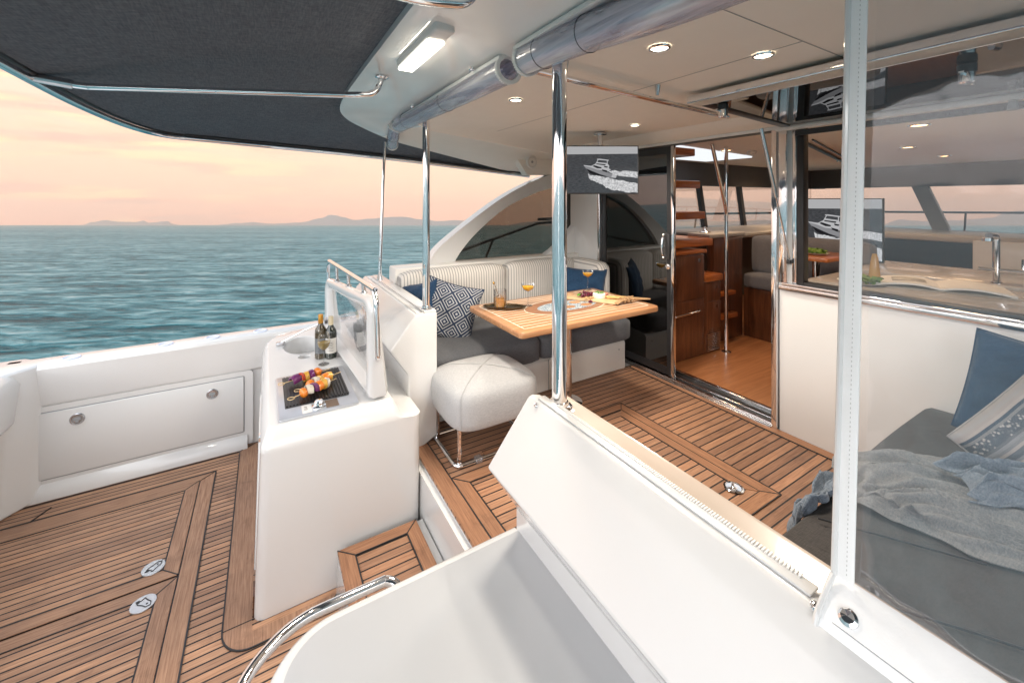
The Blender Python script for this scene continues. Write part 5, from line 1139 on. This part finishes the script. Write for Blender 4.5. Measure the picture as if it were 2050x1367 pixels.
# walnut cabinets
wc = thing('walnut_cabinet', 'glossy walnut cabinet in two heights just inside the doorway', 'cabinet', (3.5, 2.7, .47))
g = G(); g.box(3.02, 3.60, 2.43, 3.1, .475, 1.445); wpart(wc, 'tall_carcass', g, WALNUT, bevel=.01)
g = G(); g.box(3.0, 3.615, 2.41, 3.1, 1.446, 1.478); wpart(wc, 'tall_top', g, TREADW, bevel=.006)
g = G(); g.box(3.601, 3.86, 2.43, 3.1, .475, 1.16); wpart(wc, 'low_carcass', g, WALNUT, bevel=.01)
g = G(); g.box(3.602, 3.875, 2.41, 3.1, 1.161, 1.225); wpart(wc, 'low_top', g, TREADW, bevel=.01)
for (x0, x1, z0, z1) in ((3.04, 3.585, 1.03, 1.43), (3.04, 3.585, .50, 1.015), (3.615, 3.85, .98, 1.15), (3.615, 3.85, .70, .965)):
    g = G(); g.box(x0, x1, 2.421, 2.4295, z0, z1); f_ = wpart(wc, 'drawer_front', g, WALNUT, bevel=.003)
    g = G(); cx_ = x1 - .07 if x0 > 3.5 or z0 > 1 else x1 - .28; g.box(cx_ - .014, cx_ + .014, 2.416, 2.4208, z1 - .065, z1 - .035) if not (z0 < .6 and x0 < 3.5) else g.tube(fillet([(3.12, 2.42, .90), (3.14, 2.39, .905), (3.48, 2.39, .915), (3.50, 2.42, .92)], .02), .009, 10); sub(f_, 'pull', g, CHROME)
g = G()
for k in range(9): g.box(3.63, 3.84, 2.416, 2.4295, .50 + k * .019, .509 + k * .019)
wpart(wc, 'air_vent', g, STEEL)
st = thing('staircase', 'floating staircase of thick orange teak treads inside the doorway', 'stairs', (3.3, 2.8, .47))
for (x1, z, x0) in ((3.52, 2.365, 2.97), (3.60, 2.06, 3.0), (3.68, 1.765, 3.05), (3.80, 1.50, 3.1)):
    g = G(); g.box(x0, x1, 2.47, 3.1, z, z + .07); wpart(st, 'tread', g, TREADW, bevel=.008)
g = G(); g.box(4.0, 4.28, 2.5, 3.0, .72, .77); g.box(3.95, 4.25, 2.5, 3.0, .96, 1.0); wpart(st, 'lower_tread', g, TREADW, bevel=.008)
hp = thing('handrail_pole', 'chrome floor to ceiling pole with an angled handrail in the saloon', 'handrail', (3.84, 2.36, .47))
g = G(); g.tube([(3.84, 2.36, .473), (3.84, 2.36, 2.47)], .0175, 16); g.lathe([(.045, 0), (.045, .008), (.02, .02)], (3.84, 2.36, .473), 22); wpart(hp, 'pole', g, CHROME)
g = G(); g.tube(fillet([(3.52, 2.30, 2.46), (3.78, 2.34, 1.93), (3.835, 2.355, 1.83), (3.84, 2.36, 1.72)], .04), .0165, 14); wpart(hp, 'angled_rail', g, CHROME)
sp_ = thing('saloon_partition', 'tall walnut partition behind the chrome pole', 'partition', (4.2, 2.6, .47))
g = G(); g.box(3.95, 4.47, 2.56, 2.64, .475, 1.555); wpart(sp_, 'panel', g, WALNUT, bevel=.008)
g = G(); g.box(3.85, 4.50, 2.54, 2.80, 1.556, 1.60); wpart(sp_, 'capping', g, DASH, bevel=.015)
ss = thing('saloon_settee', 'grey saloon settee on a walnut base seen through the doorway', 'settee', (4.8, 1.9, .47))
g = G(); g.box(4.485, 5.2, 1.5, 2.56, .475, 1.0); wpart(ss, 'base', g, WALNUT, bevel=.008)
GSET = cloth('saloon_grey_fabric', (.13, .13, .14), (.20, .20, .215))
cushion(ss, 'seat_cushion', 4.46, 5.2, 1.5, 2.56, 1.0, 1.16, GSET, .04)
cushion(ss, 'seat_back', 4.62, 4.80, 1.5, 2.56, 1.14, 1.56, GSET, .05)
g = G(); g.lathe([(.055, 0), (.060, .012), (.05, .02), (.018, .026), (.016, .05), (.022, .06), (.0001, .066)], (3.98, 2.68, 1.60), 22); solo('chrome_cleat', 'small polished chrome fitting on top of the partition', 'fitting', g, CHROME)
# galley
ga = thing('galley_counter', 'pale stone galley counter behind the window opening', 'counter', (3.6, .2, 1.4))
STONE = plain('cream_stone', (.55, .49, .43), .25, coat=.4)
for a_, (x0, x1) in enumerate(((2.952, 3.98), (4.16, 4.95))):
    g = G(); g.box(x0, x1, -1.5, 1.45 if a_ == 0 else 1.5, 1.345, 1.385); wpart(ga, 'worktop', g, STONE, bevel=.006)
g = G(); g.box(3.981, 4.159, -1.5, 1.44, 1.20, 1.30); wpart(ga, 'dark_channel', g, DARKM)
g = G(); g.box(2.96, 4.93, -1.5, 1.40, .475, 1.195); wpart(ga, 'cupboards', g, WALNUT)
g = G(); g.box(4.951, 5.0, -1.5, .95, 1.35, 1.62); wpart(ga, 'splashback', g, STONE, bevel=.006)
fc = thing('tap', 'square chrome galley tap behind the open book', 'tap', (4.22, .70, 1.386))
g = G(); g.tube(fillet([(4.22, .70, 1.386), (4.22, .70, 1.70), (4.14, .72, 1.71)], .02), .019, 14); g.lathe([(.028, 0), (.028, .02)], (4.13, .722, 1.675), 18, cap=True); g.lathe([(.03, 0), (.03, .01), (.02, .014)], (4.22, .70, 1.386), 20); wpart(fc, 'spout', g, CHROME)
g = G(); g.tube([(4.20, .78, 1.478), (4.24, .58, 1.478)], .014, 12); g.tube([(4.24, .59, 1.48), (4.24, .59, 1.56)], .007, 8); wpart(fc, 'lever', g, CHROME)
bo = thing('open_book', 'large open book with a photograph page on the galley counter', 'book', (3.70, .86, 1.386), rz=R_(-72))
def page(sgn): return lambda u, v: (sgn * .30 * u, -.17 + .34 * v, .008 + .024 * math.sin(math.pi * min(1, u * 1.05)) ** .8 * (1 - .35 * u) + .004)
PAPER = plain('page_paper', (.72, .69, .64), .7)
for sgn in (-1, 1):
    g = G(); g.slab(page(sgn), 16, 3, .012); pg_ = mk('pages', g, PAPER, bo, ang=60)
    if sgn < 0:
        k = Mt('printed_photo'); c = k.ramp(k.noise(k.coord(), 14, 4), [(.35, (.18, .16, .13)), (.5, (.36, .33, .26)), (.65, (.62, .58, .50))]); k.pbr(c, .5)
        g = G(); g.grid(lambda u, v: tuple(Vector(page(-1)(.18 + .55 * u, .25 + .5 * v)) + Vector((0, 0, .0075))), 12, 4); mk('printed_photo', g, k.m, pg_)
g = G(); g.box(-.32, .32, -.18, .18, .0, .005); mk('cover', g, plain('book_cover', (.45, .40, .33), .6), bo, bevel=.002)
GREEN = plain('salad_green', (.14, .24, .03), .6)
def plate(label, x, y, z, r):
    t = thing('salad_plate', label, 'plate', (x, y, z), 'plates of green salad inside')
    g = G(); g.lathe([(.0001, .004), (r * .6, .003), (r, .016), (r * 1.01, .018), (r * .62, .0), (.0001, .0)], n=28); mk('plate', g, PAPER, t)
    g = G(); rnd = random.Random(int(x * 100))
    for k in range(70):
        a = rnd.uniform(0, 6.28); q = r * .75 * math.sqrt(rnd.random()); g.slab(lambda u, v: (.045 * (u - .5), .022 * (v - .5), .007 * math.sin(u * 4)), 3, 2, .001, M=Matrix.Translation((q * math.cos(a), q * math.sin(a), .014 + .035 * rnd.random())) @ Matrix.Rotation(rnd.uniform(0, 6), 4, 'Z') @ Matrix.Rotation(rnd.uniform(-1, 1), 4, 'X'))
    mk('leaves', g, GREEN, t)
plate('plate of green salad on the galley counter beside the curtain border', 3.45, 1.17, 1.386, .13)
dt = thing('saloon_table', 'small orange wood table inside seen through the window corner', 'table', (4.35, 1.78, .47))
g = G(); g.prism(rrect(4.0, 4.55, 1.58, 2.02, .03), 'z', 1.425, 1.46); wpart(dt, 'tabletop', g, TREADW, bevel=.006)
g = G(); g.tube([(4.2, 1.75, .475), (4.2, 1.75, 1.424)], .03, 16); wpart(dt, 'pedestal', g, CHROME)
plate('plate of green salad on the small saloon table', 4.22, 1.76, 1.461, .10)
t = thing('tumbler', 'small clear tumbler on the saloon table', 'glass', (4.3, 1.92, 1.461)); g = G(); g.lathe([(.0001, .002), (.028, 0), (.032, .08), (.030, .08), (.026, .006), (.0001, .005)], n=20); mk('glass', g, GLASS, t)
g = G(); g.lathe([(.0001, 0), (.032, 0), (.034, .02), (.020, .16), (.012, .19), (.0001, .192)], (3.62, 1.155, 1.386), 22); solo('oil_bottle', 'amber oil bottle beside the curtain border in the galley', 'bottle', g, plain('amber_oil', (.55, .30, .06), .2, coat=.5))
television('television inside the saloon seen through the galley window', (4.72, 1.84, 1.395), R_(-86), .76, .56, 0)
# ================================================================== HAZE
g = G(); g.box(-3400, 3400, -3400, 3400, -1.2, 170)
k = Mt('thin_sea_haze'); v = k.n('ShaderNodeVolumePrincipled'); v.inputs['Color'].default_value = (1, .82, .68, 1); v.inputs['Density'].default_value = .00032; v.inputs['Anisotropy'].default_value = .2
k.l(v.outputs[0], k.o.inputs['Volume'])
hz = mk('haze', g, k.m, flat=True); hz.matrix_world = SEA; hz['kind'] = 'stuff'
